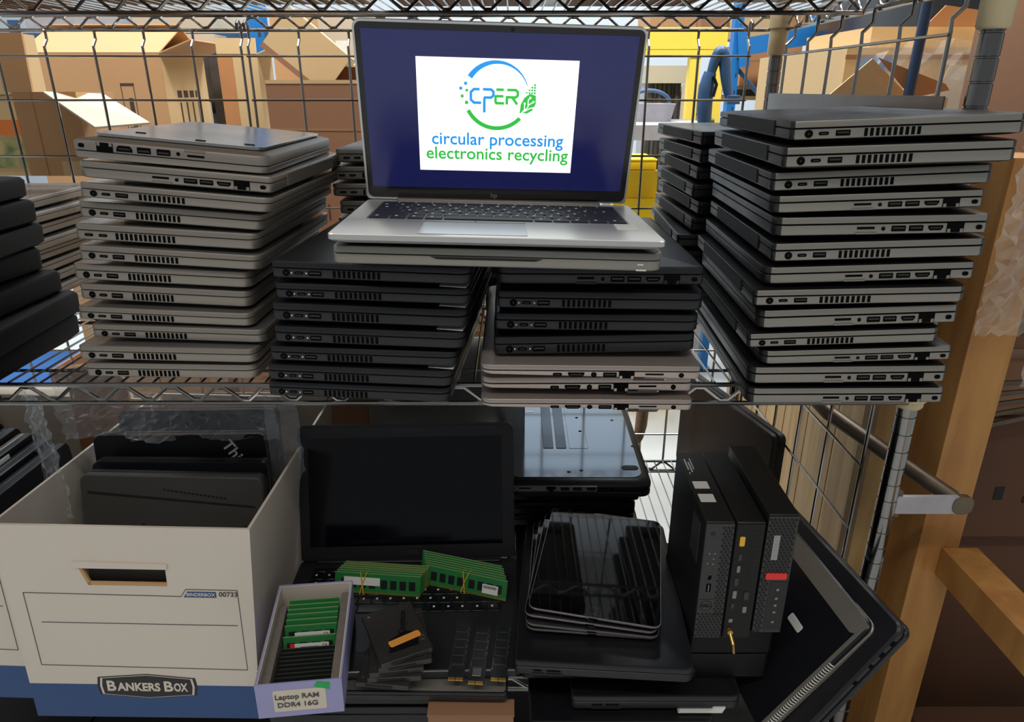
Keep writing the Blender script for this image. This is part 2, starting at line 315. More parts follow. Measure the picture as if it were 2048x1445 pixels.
def add_port(name, s, w, h, k, D, yf, zc, parent, shell):
    b = MB(); x = -D/2+s[0]*D if isinstance(s, tuple) else -D/2+s*D
    y0, y1 = yf-.0005, yf+.0015
    if k == 'o':
        b.cyl((x, y1, zc), (x, y0, zc), w/2, 14); b.cyl((x, y1, zc), (x, y0-.0002, zc), w*.10, 8, 1)
    elif k == 'v':
        x1 = -D/2+s[1]*D; n = s[2]; p = (x1-x)/n
        for i in range(n): b.box((x+i*p, y0, zc-h/2), (x+i*p+p*.56, y1, zc+h/2))
    elif k == 't':
        b.box((x-w/2, y0-.0006, zc-h/2-.0052), (x+w/2, y1, zc+h/2-.0052), 1)
    elif k == 'c':
        b.box((x-w/2, y0, zc-h/2+.001), (x+w/2, y1, zc+h/2+.001)); b.box((x-w/2-.001, y0-.0004, zc-.0052), (x+w/2+.003, y1, zc-.0036), 1)
    elif k == 'e':
        b.prismY([(x-w/2, zc-h/2), (x+w/2, zc-h/2), (x+w/2, zc+h*.5), (x-w/2, zc+h*.5)], y0, y1)
        b.box((x-w*.46, y0-.0003, zc-h/2), (x-w*.28, y1, zc-h*.12), 1); b.box((x+w*.28, y0-.0003, zc-h/2), (x+w*.46, y1, zc-h*.12), 1)
    elif k == 'h':
        b.prismY([(x-w*.36, zc-h/2), (x+w*.36, zc-h/2), (x+w/2, zc), (x+w/2, zc+h/2), (x-w/2, zc+h/2), (x-w/2, zc)], y0, y1)
        b.box((x-w*.36, y0-.0002, zc-h*.1), (x+w*.36, y1, zc+h*.12), 1)
    else:
        b.prismY([(px+x, pz+zc) for px, pz in rrect(w, h, min(w, h)*(.45 if k == 'p' else .12), 3)], y0, y1)
        if k == 'u': b.box((x-w*.40, y0-.0002, zc-h*.05), (x+w*.40, y1, zc+h*.22), 1)
        elif h < .004: b.box((x-w*.3, y0-.0002, zc-h*.12), (x+w*.3, y1, zc+h*.12), 1)
    return b.build(name, ['white', 'white'] if name == 'indicator' else ['port', shell if k in 'ec' else 'ssd'], parent)
def split_face(o, dark):       # the port side keeps the metal look, the other sides are the dark shell
    if dark:
        for p in o.data.polygons:
            if p.material_index == 0 and (p.normal.y > -.75 or abs(p.normal.x) > .55): p.material_index = 2
    return o
def laptop_proto(ports, D=.218, W=.323, T=.0255, hinge='L', shell='silver', top='silver_top', under=None, curved=False, sticker=False, name='laptop', dark=None):
    t = thing(name, None, 'laptop'); h = 1 if hinge == 'R' else -1
    rf, rh = .013, .006
    rad = (rh, rf, rf, rh) if h > 0 else (rf, rh, rh, rf)
    def lp(z, i, sh=0): return [(x, y, z) for x, y in rrect(D-2*i, W-2*i, tuple(max(q-i*.5, .002) for q in rad), 4, sh, 0)]
    b = MB()
    if curved: L = [lp(.10*T, .022, h*.006), lp(.15*T, .010, h*.003), lp(.20*T, .003), lp(.26*T, .0004), lp(.32*T, 0), lp(.62*T, 0)]
    else: L = [lp(.11*T, .018), lp(.16*T, .0075), lp(.20*T, .0024), lp(.24*T, .0006), lp(.28*T, 0), lp(.625*T, 0), lp(.64*T, .0005)]
    b.loft(L, 0)
    if curved: b.v = [(x, y, z+(.62*T-z)*.62*max(0, (.5-h*x/D-.62)/.38)**1.4 if z < .61*T else z) for x, y, z in b.v]
    b.loft([lp(.63*T, .0024), lp(.69*T, .0024)], 1)
    for y in (-W*.36, W*.36): b.box((-D*.36, y-.006, 0), (D*.36, y+.006, .16*T), 1)
    split_face(b.build('base', [shell, 'gap', dark or shell], t), dark)
    l = MB(); l.loft([lp(.68*T, .0005), lp(.70*T, 0), lp(.90*T, 0), lp(.945*T, .0006), lp(.965*T, .0020)], 0); l.loft([lp(.962*T, .0021), lp(.97*T, .0032)], 1)
    split_face(l.build('lid', [shell, top, dark or shell], t), dark)
    c = MB(); xx = h*D/2
    c.box((xx-.004, -W*.33, .30*T), (xx+.0012*1, W*.33, .90*T)) if h > 0 else c.box((xx-.0012, -W*.33, .30*T), (xx+.004, W*.33, .90*T))
    c.build('hinge_cover', 'gap' if shell not in ('silver', 'hp') else shell, t)
    for nm, s, w_, h_, k in ports: add_port(nm, s, w_, h_, k, D, -W/2, .45*T, t, shell)
    if sticker:
        k = MB(); k.prism([(D*.34, -W/2+.004), (D*.475, -W/2+.001), (D*.485, -W/2+.03), (D*.34, -W/2+.03)], .055*T, .07*T); tag(k.build('sticker', 'white', t), 'white sticker on the underside corner')
    return t
def unproj_stack(rows, Y, D, T, zbot, yaw=0, W=.323, ytol=.012, flat=1.0):
    out = []; s, c = math.sin(R(yaw)), math.cos(R(yaw))
    for (uL, vL, uR, vR, *k) in rows:
        def ends(Yc): return atY(uL, vL, Yc+s*D/2), atY(uR, vR, Yc-s*D/2)
        a, b = ends(Y); wd = (b-a).length
        Yc = min(max(Y*D/wd, Y-ytol), Y+ytol); a, b = ends(Yc); wd = (b-a).length
        m = (a+b)/2; tilt = math.atan2(b.z-a.z, math.hypot(b.x-a.x, b.y-a.y))*flat
        out.append([m, tilt, wd/D])
    n = len(out); z = [m.z-.655*T for m, _, _ in out]; d = zbot-z[-1]
    z = [zi+d*(i+1)/n for i, zi in enumerate(z)]
    tav = (z[0]-z[-1])/max(1, n-1); Ts = [tav]+[z[i-1]-z[i] for i in range(1, n)]
    # smooth the thicknesses, keep the total height
    Ts = [min(max(x, .86*tav), 1.14*tav) for x in Ts]; f = (z[0]-z[-1])/sum(Ts[1:]); Ts = [Ts[0]]+[x*f for x in Ts[1:]]
    zz = zbot; res = [None]*n
    for i in range(n-1, -1, -1):
        m, tilt, sx = out[i]
        ctr = Vector((m.x, m.y, 0))+Vector((s, c, 0))*(W/2)
        # m lies on the gap line; drop along the tilted normal to the bottom
        up = Vector((-math.sin(tilt), 0, math.cos(tilt))); off = up*(.655*Ts[i])
        res[i] = (Vector((ctr.x-off.x, ctr.y, zz+.0002)), (0, -math.degrees(tilt), -yaw), (sx, 1, Ts[i]/T)); zz += Ts[i]
    return res
DESC = {'V': 'vent side showing', 'E': 'ethernet side showing', 'T': 'two charging ports showing', 'P': 'tapered side showing'}
def build_stack(rows, protos, Y, D, T, zbot, lab, group, yaw=0, W=.323, flat=1.0, special={}, off=0):
    poses = unproj_stack(rows, Y, D, T, zbot, yaw, W, flat=flat)
    for i, (r, (loc, rot, sc)) in enumerate(zip(rows, poses)):
        k = r[4]; last = i == len(rows)-1
        pos = 'bottom' if last else ('top' if i+off == 0 else ORD[i+off]+' from the top')
        L = special.get(i) or lab % (pos, DESC[k[0]])
        o = dup(protos[k], L, loc, rot, group, sc)
    return poses
# ---- silver stack on the left
sv = laptop_proto(VENT); se = laptop_proto(ETH, hinge='R'); st = laptop_proto(TWIN)
# the topmost one lies upside down: base on top, its right side to us
Lrows = [(153,333,542,367,'E'),(158,374,540,407,'V'),(157,415,525,444,'V'),(150,461.5,513,484,'T'),(157,502.5,518,525,'V'),(147,543.5,500,562,'V'),(160,584.5,500,601.6,'V'),(156,624,503,639,'V'),(184,661,528,673,'V'),(158,706,510,714,'V'),(172,742,511,747,'V')]
PL = build_stack(Lrows, {'V': sv, 'E': se, 'T': st}, .832, .216, .0255, ZM, 'silver laptop, %s in the left silver stack, %s', 'silver laptops in the left stack', yaw=1, off=1)
loc, rot, sc = PL[0]
t = laptop_proto([('lock_slot', .954, .0066, .0046, 'p'), ('ethernet_port', .835, .0180, .0098, 'e'), ('video_port', .735, .0175, .0066, 'h'), ('usb_port', .635, .0150, .0066, 'u'), ('usb_port', .535, .0150, .0066, 'u'), ('headphone_jack', .46, .0042, .0042, 'o'), ('card_slot', .37, .0190, .0024, 'c')], D=.216, hinge='R', top='silver_top', T=.0262)
upz = (loc.z+.0262*.97+PL[0][2][2]*.0255+.0004)
t.location = (loc.x-.004, loc.y+.002, upz+.0015); t.rotation_euler = (0, R(180+5.3), R(1))
tag(t, 'upside-down silver laptop with a glossy dented base on top of the left stack', None, 'silver laptops in the left stack')
k = MB().slab(.19, .285, -.0012, .0022, .012); k.build('bottom_cover', 'silver_top', t)
k = MB()
for (x, y) in ((-.075, -.12), (-.02, -.125), (.06, -.1)): k.slab(.012, .004, -.0022, -.0008, .0015, cx=x, cy=y)
k.build('rubber_feet', 'gap', t)
# ---- dark stack with steel grey sides on the right
rv = laptop_proto(VENT, D=.228, shell='steel_grey', top='char_top', dark='char_top'); re_ = laptop_proto(ETH, D=.228, hinge='R', shell='steel_grey', top='char_top', dark='char_top')
Rrows = [(1583,258,2062,241,'V'),(1567,313.6,2043,298,'V'),(1544,361,1994,343,'V'),(1545,405.5,1972,391.7,'E'),(1549,453.6,1980,445.8,'E'),(1545,504.5,1978,492.7,'V'),(1528,550,1952,538,'E'),(1508,593,1938,584.6,'V'),(1515,640.6,1917,628,'E'),(1496,676,1885,664,'V'),(1523,707.7,1907,697.8,'E'),(1498,749,1895,745,'E'),(1495,788.5,1890,786.6,'E')]
PR = build_stack(Rrows, {'V': rv, 'E': re_}, .735, .228, .0255, ZM, 'black-lidded grey-sided laptop, %s of the tall right stack, %s', 'dark laptops in the right stack', yaw=3)
# ---- black stack at centre left
bv = laptop_proto([(n, s, w_*.9, h_, k) for n, s, w_, h_, k in VENT]+[('indicator', .103, .0016, .0016, 'u'), ('indicator', .178, .0016, .0016, 'u')], D=.218, shell='black', top='black_top'); bs = laptop_proto(VENT+[('indicator', .103, .0016, .0016, 'u'), ('indicator', .178, .0016, .0016, 'u')], D=.218, shell='black', top='black_top', sticker=True)
Brows = [(541,531.8,942,552,'Vs'),(548,573,940,591,'Vs'),(543,619,935,639,'Vs'),(547,662,930,681,'V'),(538,699,915,715,'Vs'),(533,738,906,757,'V'),(535,770,900,789,'V')]
PB = build_stack(Brows, {'V': bv, 'Vs': bs}, .758, .218, .0255, ZM, 'black laptop, %s of the black stack at centre left, %s', 'black laptops in the centre left stack', yaw=4, flat=.62)
# ---- mixed stack at centre right
mv = laptop_proto(VENT+[('indicator', .103, .0016, .0016, 'u'), ('indicator', .178, .0016, .0016, 'u')], D=.228, shell='black', top='black_top'); me_ = laptop_proto(ETH, D=.228, hinge='R', shell='black', top='black_top'); mp = laptop_proto(PROB, D=.242, W=.338, T=.022, hinge='R', shell='hp', top='hp', curved=True)
Mp = [(960,734,1403,738,'P'),(961,763,1385,762,'P'),(961,787,1387,789,'P')]
PM2 = build_stack(Mp, {'P': mp}, .735, .242, .022, ZM, 'pinkish silver laptop, %s of three under the black ones, %s', 'pinkish silver laptops at centre right', W=.338)
ztop = PM2[0][0].z+PM2[0][2][2]*.022*.98
Mrows = [(993,548,1409,550,'E'),(995,594,1410,600,'V'),(990,637,1400,642,'V'),(988,688,1393,681,'V')]
PM = build_stack(Mrows, {'V': mv, 'E': me_}, .745, .228, .0255, ztop, 'black laptop, %s of the four at centre right, %s', 'black laptops at centre right')
# ---- laptops standing further back on the middle shelf
def plain_pile(n, x, y, z0, D, W, T, label, group, shell, top, ports=(), hinge='L', jit=.006, yaw=0, show=99, rnd_yaw=2, prs=None):
    pr = laptop_proto(list(ports), D, W, T*.985, hinge, shell, top)
    for i in range(n):
        o = dup(pr, label % (ORD[n-1-i] if n-1-i else 'top'), (x+rnd.uniform(-jit, jit), y+rnd.uniform(-jit, jit)*.5, z0+i*T+.0002), (0, 0, yaw+rnd.uniform(-rnd_yaw, rnd_yaw)), group)
plain_pile(10, -.168, 1.275, ZM, .216, .30, .0263, 'grey laptop, %s of the pile behind the open laptop on its left', 'grey laptops behind the open laptop', 'steel_grey', 'char_top', TWIN, rnd_yaw=1)
plain_pile(4, .060, 1.275, ZM, .212, .30, .0255, 'dark laptop, %s of the low pile behind the centre right stack', 'dark laptops behind the centre right stack', 'char_top', 'black_top', (), rnd_yaw=1)
plain_pile(11, .392, 1.27, ZM, .222, .30, .0262, 'dark laptop, %s of the pile behind the tall right stack', 'dark laptops behind the right stack', 'char_top', 'black_top', (), jit=.012, rnd_yaw=3)
plain_pile(8, -.91, 1.235, ZM, .216, .323, .0222, 'thin silver laptop, %s of the pile between black and silver stacks', 'thin silver laptops in the rear left pile', 'silver', 'silver_top', (), 'L', .012, rnd_yaw=2)
def black_dock(T):
    t = thing('docking_station', None, 'docking station'); b = MB()
    b.loft([[(x, y, z) for x, y in rrect(.30-2*i, .26-2*i, .014, 4)] for z, i in ((0, .006), (.004, .001), (T*.8, 0), (T*.94, .003), (T, .012))]); b.build('case', 'dock', t)
    k = MB(); k.slab(.16, .12, T-.001, T+.0008, .008, cx=-.02); k.build('top_pad', 'gap', t)
    return t
dk = black_dock(.0335); zz = ZM
for i, (dx, dr, T) in enumerate([(.012, 2, 1.0), (.022, 4, 1.02), (.0, 0, 1.0), (-.022, -3, 1.05), (-.006, 5, .95), (-.012, 1, 1.0), (-.016, 4, .9)]):
    dup(dk, 'thick black docking station, %s of the black pile at the far left' % (ORD[6-i] if i < 6 else 'top'), (-.812+dx, .885, zz+.0002), (0, 0, dr), 'black docking stations at the far left', (1, 1, T)); zz += .0335*T+.0003
# ------------------------------------------------------------------ keyboards
KEYROWS = [([1]*14, .62), ([1]*13+[1.9], 1), ([1.45]+[1]*12+[1.45], 1), ([1.7]+[1]*11+[2.2], 1), ([2.2]+[1]*10+[2.7], 1), ([1.2, 1, 1, 1.1, 5.2, 1.1, 1, 1.1, 1.1, 1.1], 1)]
def keyboard(parent, x0, x1, y0, y1, z, keymat, label=None):
    kb = MB().slab(x1-x0+.004, y1-y0+.004, z-.0006, z, .003, cx=(x0+x1)/2, cy=(y0+y1)/2).build('keyboard', 'key_gap' if keymat == 'key' else 'gap', parent)
    tot = sum(h for _, h in KEYROWS); uy = (y1-y0)/tot; y = y1
    for ks, h in KEYROWS:
        ux = (x1-x0)/sum(ks); x = x0; yb = y-h*uy
        for q in ks:
            kx = MB().slab(q*ux-.0022, h*uy-.0022, z, z+.0014, .0016, .0003, cx=x+q*ux/2, cy=yb+h*uy/2, n=2)
            if q < 1.5 and h == 1:
                cx, cy = x+q*ux*.38, yb+h*uy*.60
                kx.box((cx-.0014, cy-.0018, z+.0014), (cx+.0016, cy+.0018, z+.00155), 1)
            kx.build('key', [keymat, 'keyprint'], kb); x += q*ux
        y = yb
    return kb
# ------------------------------------------------------------------ the open silver laptop showing the logo
ol = thing('laptop', 'open silver laptop showing a circular processing electronics recycling logo', 'laptop', (-.0141, .6640, -.1423), (0, 1.5, .7))
b = MB(); b.loft([[(x, y, z) for x, y in rrect(.323-2*i, .222-2*i, .006, 4, 0, .111)] for z, i in ((0, .012), (.0035, .002), (.005, 0), (.0098, 0), (.0105, .0007))])
b.build('base', 'deck', ol)
keyboard(ol, -.139, .139, .088, .198, .0106, 'key')
k = MB().slab(.106, .066, .0100, .0107, .003, cx=-.024, cy=.043); k.build('touchpad', 'pad', ol)
k = MB(); k.box((-.077, .0095, .0104), (.029, .0100, .0108)); k.box((-.0775, .0765, .0104), (.0295, .077, .0108)); k.box((-.024, .077, .0104), (-.0232, .084, .0108)); k.build('touchpad_outline', 'gap', ol)
k = MB().slab(.022, .03, .0104, .0108, .002, cx=.134, cy=.07); tag(k.build('sticker', 'white', ol), 'small clear white sticker beside the keys')
k = MB().slab(.25, .012, .0096, .0135, .003, cx=0, cy=.217); k.build('hinge_bar', 'silver', ol)
lid = MB(); lid.prismY(rrect(.3215, .2035, (.009, .009, .004, .004), 5, 0, .1018), 0, .0055)
lid.v = [(x, y, z) for x, y, z in lid.v]
lo = lid.build('lid', 'deck', ol); lo.location = (-.002, .2250, .0115); lo.rotation_euler = (R(14.6), 0, R(1.2))
def onlid(b, nm, m, y=0): return b.build(nm, m, lo)
onlid(MB().prismY(rrect(.3165, .1985, .007, 5, 0, .1018), -.0007, .001), 'bezel', 'bezel')
onlid(MB().prismY(rrect(.304, .178, .001, 1, 0, .1055), -.0010, -.0005), 'screen', 'lcd')
onlid(MB().box((-.0935, -.0014, .0388), (.0882, -.0009, .1676)), 'lit_picture', 'lcd_white')
k = MB(); k.cyl((.0128, -.0012, .1975), (.0128, 0, .1975), .0022, 14); onlid(k, 'camera', 'gap')
FL = Matrix.Rotation(R(90), 4, 'X')
def flat(b, nm, m, z=-.0015): b.xf(Matrix.Translation((0, z, 0)) @ FL); return b.build(nm, m, lo, smooth=False)
cx, cy, rr = -.0031, .1275, .0365
def arc(a0, a1, w0, w1, n=34, r=rr):
    pts = [(cx+r*math.cos(R(a0+(a1-a0)*i/n)), cy+r*math.sin(R(a0+(a1-a0)*i/n))) for i in range(n+1)]
    return pts, [w0+(w1-w0)*i/n for i in range(n+1)]
p, ww = arc(147, 20, .0062, .0008); flat(MB().ribbon(p, ww, 0, .0002), 'logo_ring', 'lcd_blue')
p, ww = arc(207, 318, .0046, .0046); flat(MB().ribbon(p, ww, 0, .0002), 'logo_ring', 'lcd_green')
sq = MB(); sg = MB()
for (x, y, s, g) in ((-.0385, .1405, .0034, 0), (-.0440, .1350, .0034, 0), (-.0372, .1330, .0030, 1), (-.0425, .1265, .0034, 1), (-.0375, .1195, .0038, 1)):
    (sg if g else sq).box((x-s/2, y-s/2, 0), (x+s/2, y+s/2, .0002))
flat(sq, 'logo_squares', 'lcd_blue'); flat(sg, 'logo_squares', 'lcd_green')
L0 = .0030
def letter(strokes, m, x, y, s, nm='logo_letter'):
    b = MB()
    for st_ in strokes: b.ribbon([(x+a*s, y+c*s) for a, c in st_], L0, 0, .0002)
    flat(b, nm, m)
ytx, hh = .1195, .0150
letter([[(.72, 1), (.30, 1), (.06, .78), (.06, .22), (.30, 0), (.85, 0)]], 'lcd_blue', -.0335, ytx, hh)
letter([[(0, 1), (.62, 1), (.80, .84), (.80, .56), (.62, .40), (.16, .40), (.12, .30), (.12, -.72)]], 'lcd_blue', -.0190, ytx, hh)
letter([[(.04, 1), (.62, 1)], [(.0, .52), (.60, .52)], [(.0, .60), (.0, .12), (.06, 0), (.66, 0)]], 'lcd_green', -.0045, ytx, hh)
letter([[(0, 1), (.66, 1), (.82, .86), (.82, .60), (.66, .46), (.0, .46)], [(0, .56), (0, -.08)], [(.40, .46), (.80, -.06)]], 'lcd_green', .0085, ytx, hh)
leaf = MB(); leaf.prism([(.0235, .1085), (.0245, .1190), (.0285, .1265), (.0345, .1310), (.0415, .1290), (.0418, .1200), (.0385, .1125), (.0320, .1085), (.0270, .1095)], 0, .0002)
for i in range(4):
    for j in range(4-i if i < 3 else 1): leaf.box((.0410-j*.0030-.0022, .1305+i*.0030+j*.0002, 0), (.0410-j*.0030, .1305+i*.0030+.0022, .0002))
flat(leaf, 'logo_leaf', 'lcd_green')
v = MB()
for st_ in ([(.0225, .1050), (.0290, .1130), (.0290, .1190)], [(.0255, .1085), (.0330, .1160), (.0330, .1240), (.0350, .1260)], [(.0290, .1110), (.0360, .1150), (.0385, .1150)], [(.0330, .1180), (.0385, .1215)]): v.ribbon(st_, .0009, 0, .0002)
for (x, y) in ((.0290, .1200), (.0353, .1265), (.0390, .1150), (.0390, .1220)): v.prism([(x+.0012*math.cos(a), y+.0012*math.sin(a)) for a in [i*math.pi/5 for i in range(10)]], 0, .0002)
flat(v, 'logo_veins', 'lcd_white', -.0018)
lettering('circular processing', .0205, 'lcd_blue', lo, (-.0012, -.0016, .0770), (90, 0, 0), bold=.00022, sx=.985).scale = (1, 1, 1)
lettering('electronics recycling', .0205, 'lcd_green', lo, (-.0012, -.0016, .0595), (90, 0, 0), bold=.00022)
e = lettering('hp', .0085, 'grey_logo', lo, (-.0043, -.0012, .0075), (90, 0, 0), name='brand_lettering'); e.data.transform(Matrix.Shear('XY', 4, (.25, 0)) if False else Matrix.Identity(4))
# closed laptop under it, front edge towards us
uc = laptop_proto([('indicator', .93, .006, .0012, 'c')], D=.3235, W=.228, T=.0232, hinge='L', shell='steel_grey', top='char_top')
uc.location = (-.0140, .6764+.114, -.1688); uc.rotation_euler = (0, R(1.6), R(.3))
tag(uc, 'closed grey laptop lying directly under the open laptop, front edge to us', None)
k = MB(); k.prismY([(-.067, .0142), (.043, .0142), (.036, .0118), (-.060, .0118)], -.1146, -.110); k.build('finger_notch', 'gap', uc)
for c in list(uc.children):
    if c.name.startswith('hinge_cover'): bpy.data.objects.remove(c)
# ------------------------------------------------------------------ helpers for free poses
def frame(o, org, X, Y):
    X = Vector(X).normalized(); Y = Vector(Y); Y = (Y-X*Y.dot(X)).normalized(); Z = X.cross(Y)
    m = Matrix((X, Y, Z)).transposed().to_4x4(); m.translation = Vector(org); o.matrix_world = m
    return o
def crumple(nx, ny, w, h, amp, seed, fold=9):
    r = random.Random(seed); ph = [(r.uniform(-1, 1)*fold, r.uniform(-1, 1)*fold, r.uniform(0, 6.28), r.uniform(.3, 1)) for _ in range(9)]
    b = MB(); vs = []
    for j in range(ny+1):
        for i in range(nx+1):
            x = w*(i/nx-.5); y = h*j/ny
            d = sum(a*abs(math.sin(kx*x*6+ky*y*6+p)) for kx, ky, p, a in ph)/4-.6
            vs.append((x+r.uniform(-1, 1)*amp*.15, d*amp+r.uniform(-1, 1)*amp*.22, y+r.uniform(-1, 1)*amp*.15))
    fs = [(j*(nx+1)+i, j*(nx+1)+i+1, (j+1)*(nx+1)+i+1, (j+1)*(nx+1)+i) for j in range(ny) for i in range(nx)]
    return b.add(vs, fs)
# ------------------------------------------------------------------ archive boxes on the bottom shelf
def archive_box(label, loc, rot, w0, w1, h, d, front=True):
    t = thing('archive_box', label, 'box', loc, rot, 'white archive boxes on the bottom shelf')
    def X(s, z): return s*(w0+(w1-w0)*z/h)/2
    th = .004
    b = MB()
    # front wall with a hand hole
    hx0, hx1, hz0, hz1 = -.062, .050, h-.088, h-.060
    def q(x0, z0, x1, z1, x2, z2, x3, z3): b.prismY([(x0, z0), (x1, z1), (x2, z2), (x3, z3)], 0, th)
    q(X(-1, 0), 0, X(1, 0), 0, X(1, hz0), hz0, X(-1, hz0), hz0)
    q(X(-1, hz1), hz1, X(1, hz1), hz1, X(1, h), h, X(-1, h), h)
    q(X(-1, hz0), hz0, hx0+.010, hz0, hx0, hz1, X(-1, hz1), hz1); q(hx1, hz0, X(1, hz0), hz0, X(1, hz1), hz1, hx1, hz1)
    b.build('front_wall', 'bb', t)
    for s, nm in ((-1, 'side_wall'), (1, 'side_wall')):
        k = MB(); L = []
        for z in (0, h): L.append([(X(s, z)-(th if s > 0 else 0), th, z), (X(s, z)+(0 if s > 0 else th), th, z), (X(s, z)+(0 if s > 0 else th), d, z), (X(s, z)-(th if s > 0 else 0), d, z)])
        k.loft(L); k.build(nm, 'bb', t)
    k = MB().box((X(-1, 0), d-th, 0), (X(1, 0), d, h)); k.build('back_wall', 'bb', t)
    k = MB().box((X(-1, 0)+th, th, 0), (X(1, 0)-th, d-th, th)); k.build('bottom', 'bb_in', t)
    k = MB()
    k.prismY([(hx0-.006, hz1+.008), (hx0-.004, hz1-.001), (hx1+.003, hz1-.001), (hx1+.004, hz1+.006)], -.0022, .001); k.build('handle_flap', 'bb', t)
    k = MB(); k.box((hx0+.008, .0005, hz0-.001), (hx1, th, hz0+.004)); k.prismY([(hx0+.008, hz0), (hx0+.014, hz0), (hx0+.004, hz1), (hx0-.002, hz1)], .0005, th); k.build('handle_edge', 'kraft', t)
    y0, y1 = -.0005, .0003
    k = MB(); zb = .056
    k.prismY([(X(-1, 0), 0), (X(1, 0), 0), (X(1, zb), zb), (X(-1, zb), zb)], y0, y1); k.box((X(1, 0)-.0003, 0, 0), (X(1, 0)+.0012, d, .050)); k.build('blue_band', 'bb_blue', t)
    k = MB()
    def line(x0, z0, x1, z1, wd=.0009):
        dx, dz = x1-x0, z1-z0; l = math.hypot(dx, dz); nx, nz = -dz/l*wd/2, dx/l*wd/2
        k.prismY([(x0-nx, z0-nz), (x1-nx, z1-nz), (x1+nx, z1+nz), (x0+nx, z0+nz)], y0, y1)
    a, c, zt, zl = -.138, .140, h-.101, .088
    line(a, zt, .066, zt-.002); line(.066, zt-.002, .073, zt+.009); line(.073, zt+.009, c, zt+.009); line(c, zt+.009, c+.003, zl-.004)
    line(a, zt, a+.004, zl); line(a+.004, zl, c+.003, zl-.004); line(a+.016, .158, c-.004, .157)
    k.build('printed_lines', 'bb_ink', t)
    k = MB(); k.prismY([(.0695, zt-.003), (.112, zt-.003), (.112, zt+.0058), (.0745, zt+.0058)], y0, y1); k.build('blue_tab', 'bb_blue', t)
    lettering('BINDERBOX', .0068, 'bb', t, (.092, -.0007, zt+.0014), (90, 0, 0), bold=.0001)
    lettering('00733', .0100, 'bb_ink', t, (.128, -.0006, zt+.0022), (90, 0, 0), bold=.0001)
    def badge(s):
        pts = [(-.064*s, .014*s), (0, .020*s), (.064*s, .014*s), (.066*s, 0), (.064*s, -.014*s), (0, -.020*s), (-.064*s, -.014*s), (-.066*s, 0)]
        out = []
        for i in range(len(pts)): out.append(pts[i])
        return out[::-1]
    for s, m, y in ((1.03, 'bb_black', -.0007), (.975, 'bb', -.0009), (.93, 'bb_black', -.0011)):
        k = MB().prismY([(x+.004, z+.054) for x, z in badge(s)], y, .0002); k.build('badge', m, t)
    for tx, sz, x0, x1, dz in (('B', .0235, -.0505, -.0385, .0540), ('ANKERS', .0185, -.0370, .0215, .0528), ('B', .0235, .0270, .0390, .0540), ('OX', .0185, .0402, .0590, .0528)):
        fit(lettering(tx, sz, 'bb', t, ((x0+x1)/2, -.0013, dz), (90, 0, 0), bold=.0006), x1-x0)
    return t
ab = archive_box('white archive box with navy bottom band, holding two black laptops in a plastic bag', (-.5085, .7389, -.8230), (-2.9, 2.0, .9), .308, .327, .305, .465)
k = MB()
for a in range(4): k.box((.1592, .215+a*.006, .262-a*.004), (.1612, .218+a*.006, .272-a*.003))
k.build('pen_marks', 'bb_ink', ab)
ab2 = archive_box('white archive box with navy band cut off at the left edge, packed with upright laptops', (-.838, .770, -.8145), (-3, 1.6, -.8), .308, .322, .295, .43)
# things inside the right box
def std_laptop(name, label, w, h, th, org, X, Y, shell='black', top='black_top', group=None, detail='base'):
    t = thing(name, label, 'laptop', group=group)
    b = MB(); b.slab(w, h, -th*.55, 0, .012, .0015, cx=w/2, cy=h/2, n=5); b.build('base', top, t)
    l = MB(); l.slab(w, h, -th, -th*.6, .012, .0012, cx=w/2, cy=h/2, n=5); l.slab(w-.006, h-.006, -th*.62, -th*.5, .01, cx=w/2, cy=h/2, m=1); l.build('lid', [shell, 'gap'], t)
    frame(t, org, X, Y); return t
P1, P2 = atY(156, 1046, .835), atY(512, 1056, .850)
t = std_laptop('laptop', 'black laptop standing at the front of the white archive box, vent row on top', .262, .305, .024, (-.640, .842, -.823), (1, .035, -.045), (.035, .16, 1), 'black', 'worn')
k = MB()
for i in range(16): k.box((.118+i*.0058, .283-i*.0008, -.0002), (.1218+i*.0058, .2855-i*.0008, .0006))
k.build('vent', 'hole', t)
k = MB(); k.prism([(.010, .276), (.25, .258), (.25, .261), (.010, .28)], -.0002, .0005); k.prism([(.004, .205), (.258, .205), (.258, .208), (.004, .208)], -.0002, .0006); k.build('seam', 'gap', t)
for a in ((.010, .013, .246, .226), (.004, .008, .234, .228), (.004, .006, .086, .230)): k = MB(); k.slab(a[0], a[1], -.0002, .001, .001, cx=a[2], cy=a[3]); k.build('latch', 'ssd', t)
k = MB()
for i in range(7): k.box((.125, .170+i*.004, -.0002), (.215, .1715+i*.004, .0005))
k.build('grille', 'hole', t)
t = std_laptop('laptop', 'black laptop lid with tilted white lettering in the plastic bag', .266, .318, .022, (-.650, .935, -.818), (1, .02, .002), (.01, .12, 1))
lettering('ThinkPad', .026, 'white', t, (.232, .266, .0008), (0, 0, -55), bold=.0004)
std_laptop('laptop', 'plain black laptop between the front laptop and the lettered lid in the box', .262, .302, .022, (-.638, .888, -.822), (1, .03, -.02), (.02, .14, 1))
std_laptop('laptop', 'black laptop at the back of the right archive box', .262, .32, .024, (-.655, 1.02, -.818), (1, .02, .004), (.01, .12, 1))
bg = thing('plastic_bag', 'crumpled clear plastic bag around the black laptop in the archive box', 'bag', (-.535, .955, -.82))
MB().add(*[(c.v, c.f) for c in [crumple(40, 24, .335, .125, .016, 3)]][0]).xf(Matrix.Translation((.005, .012, .310))).build('bag_top', 'bag', bg, smooth=False)
MB().add(*[(c.v, c.f) for c in [crumple(12, 26, .075, .19, .014, 5)]][0]).xf(Matrix.Translation((-.150, -.050, .225)) @ Matrix.Rotation(R(-35), 4, 'Z')).build('bag_side', 'bag', bg, smooth=False)
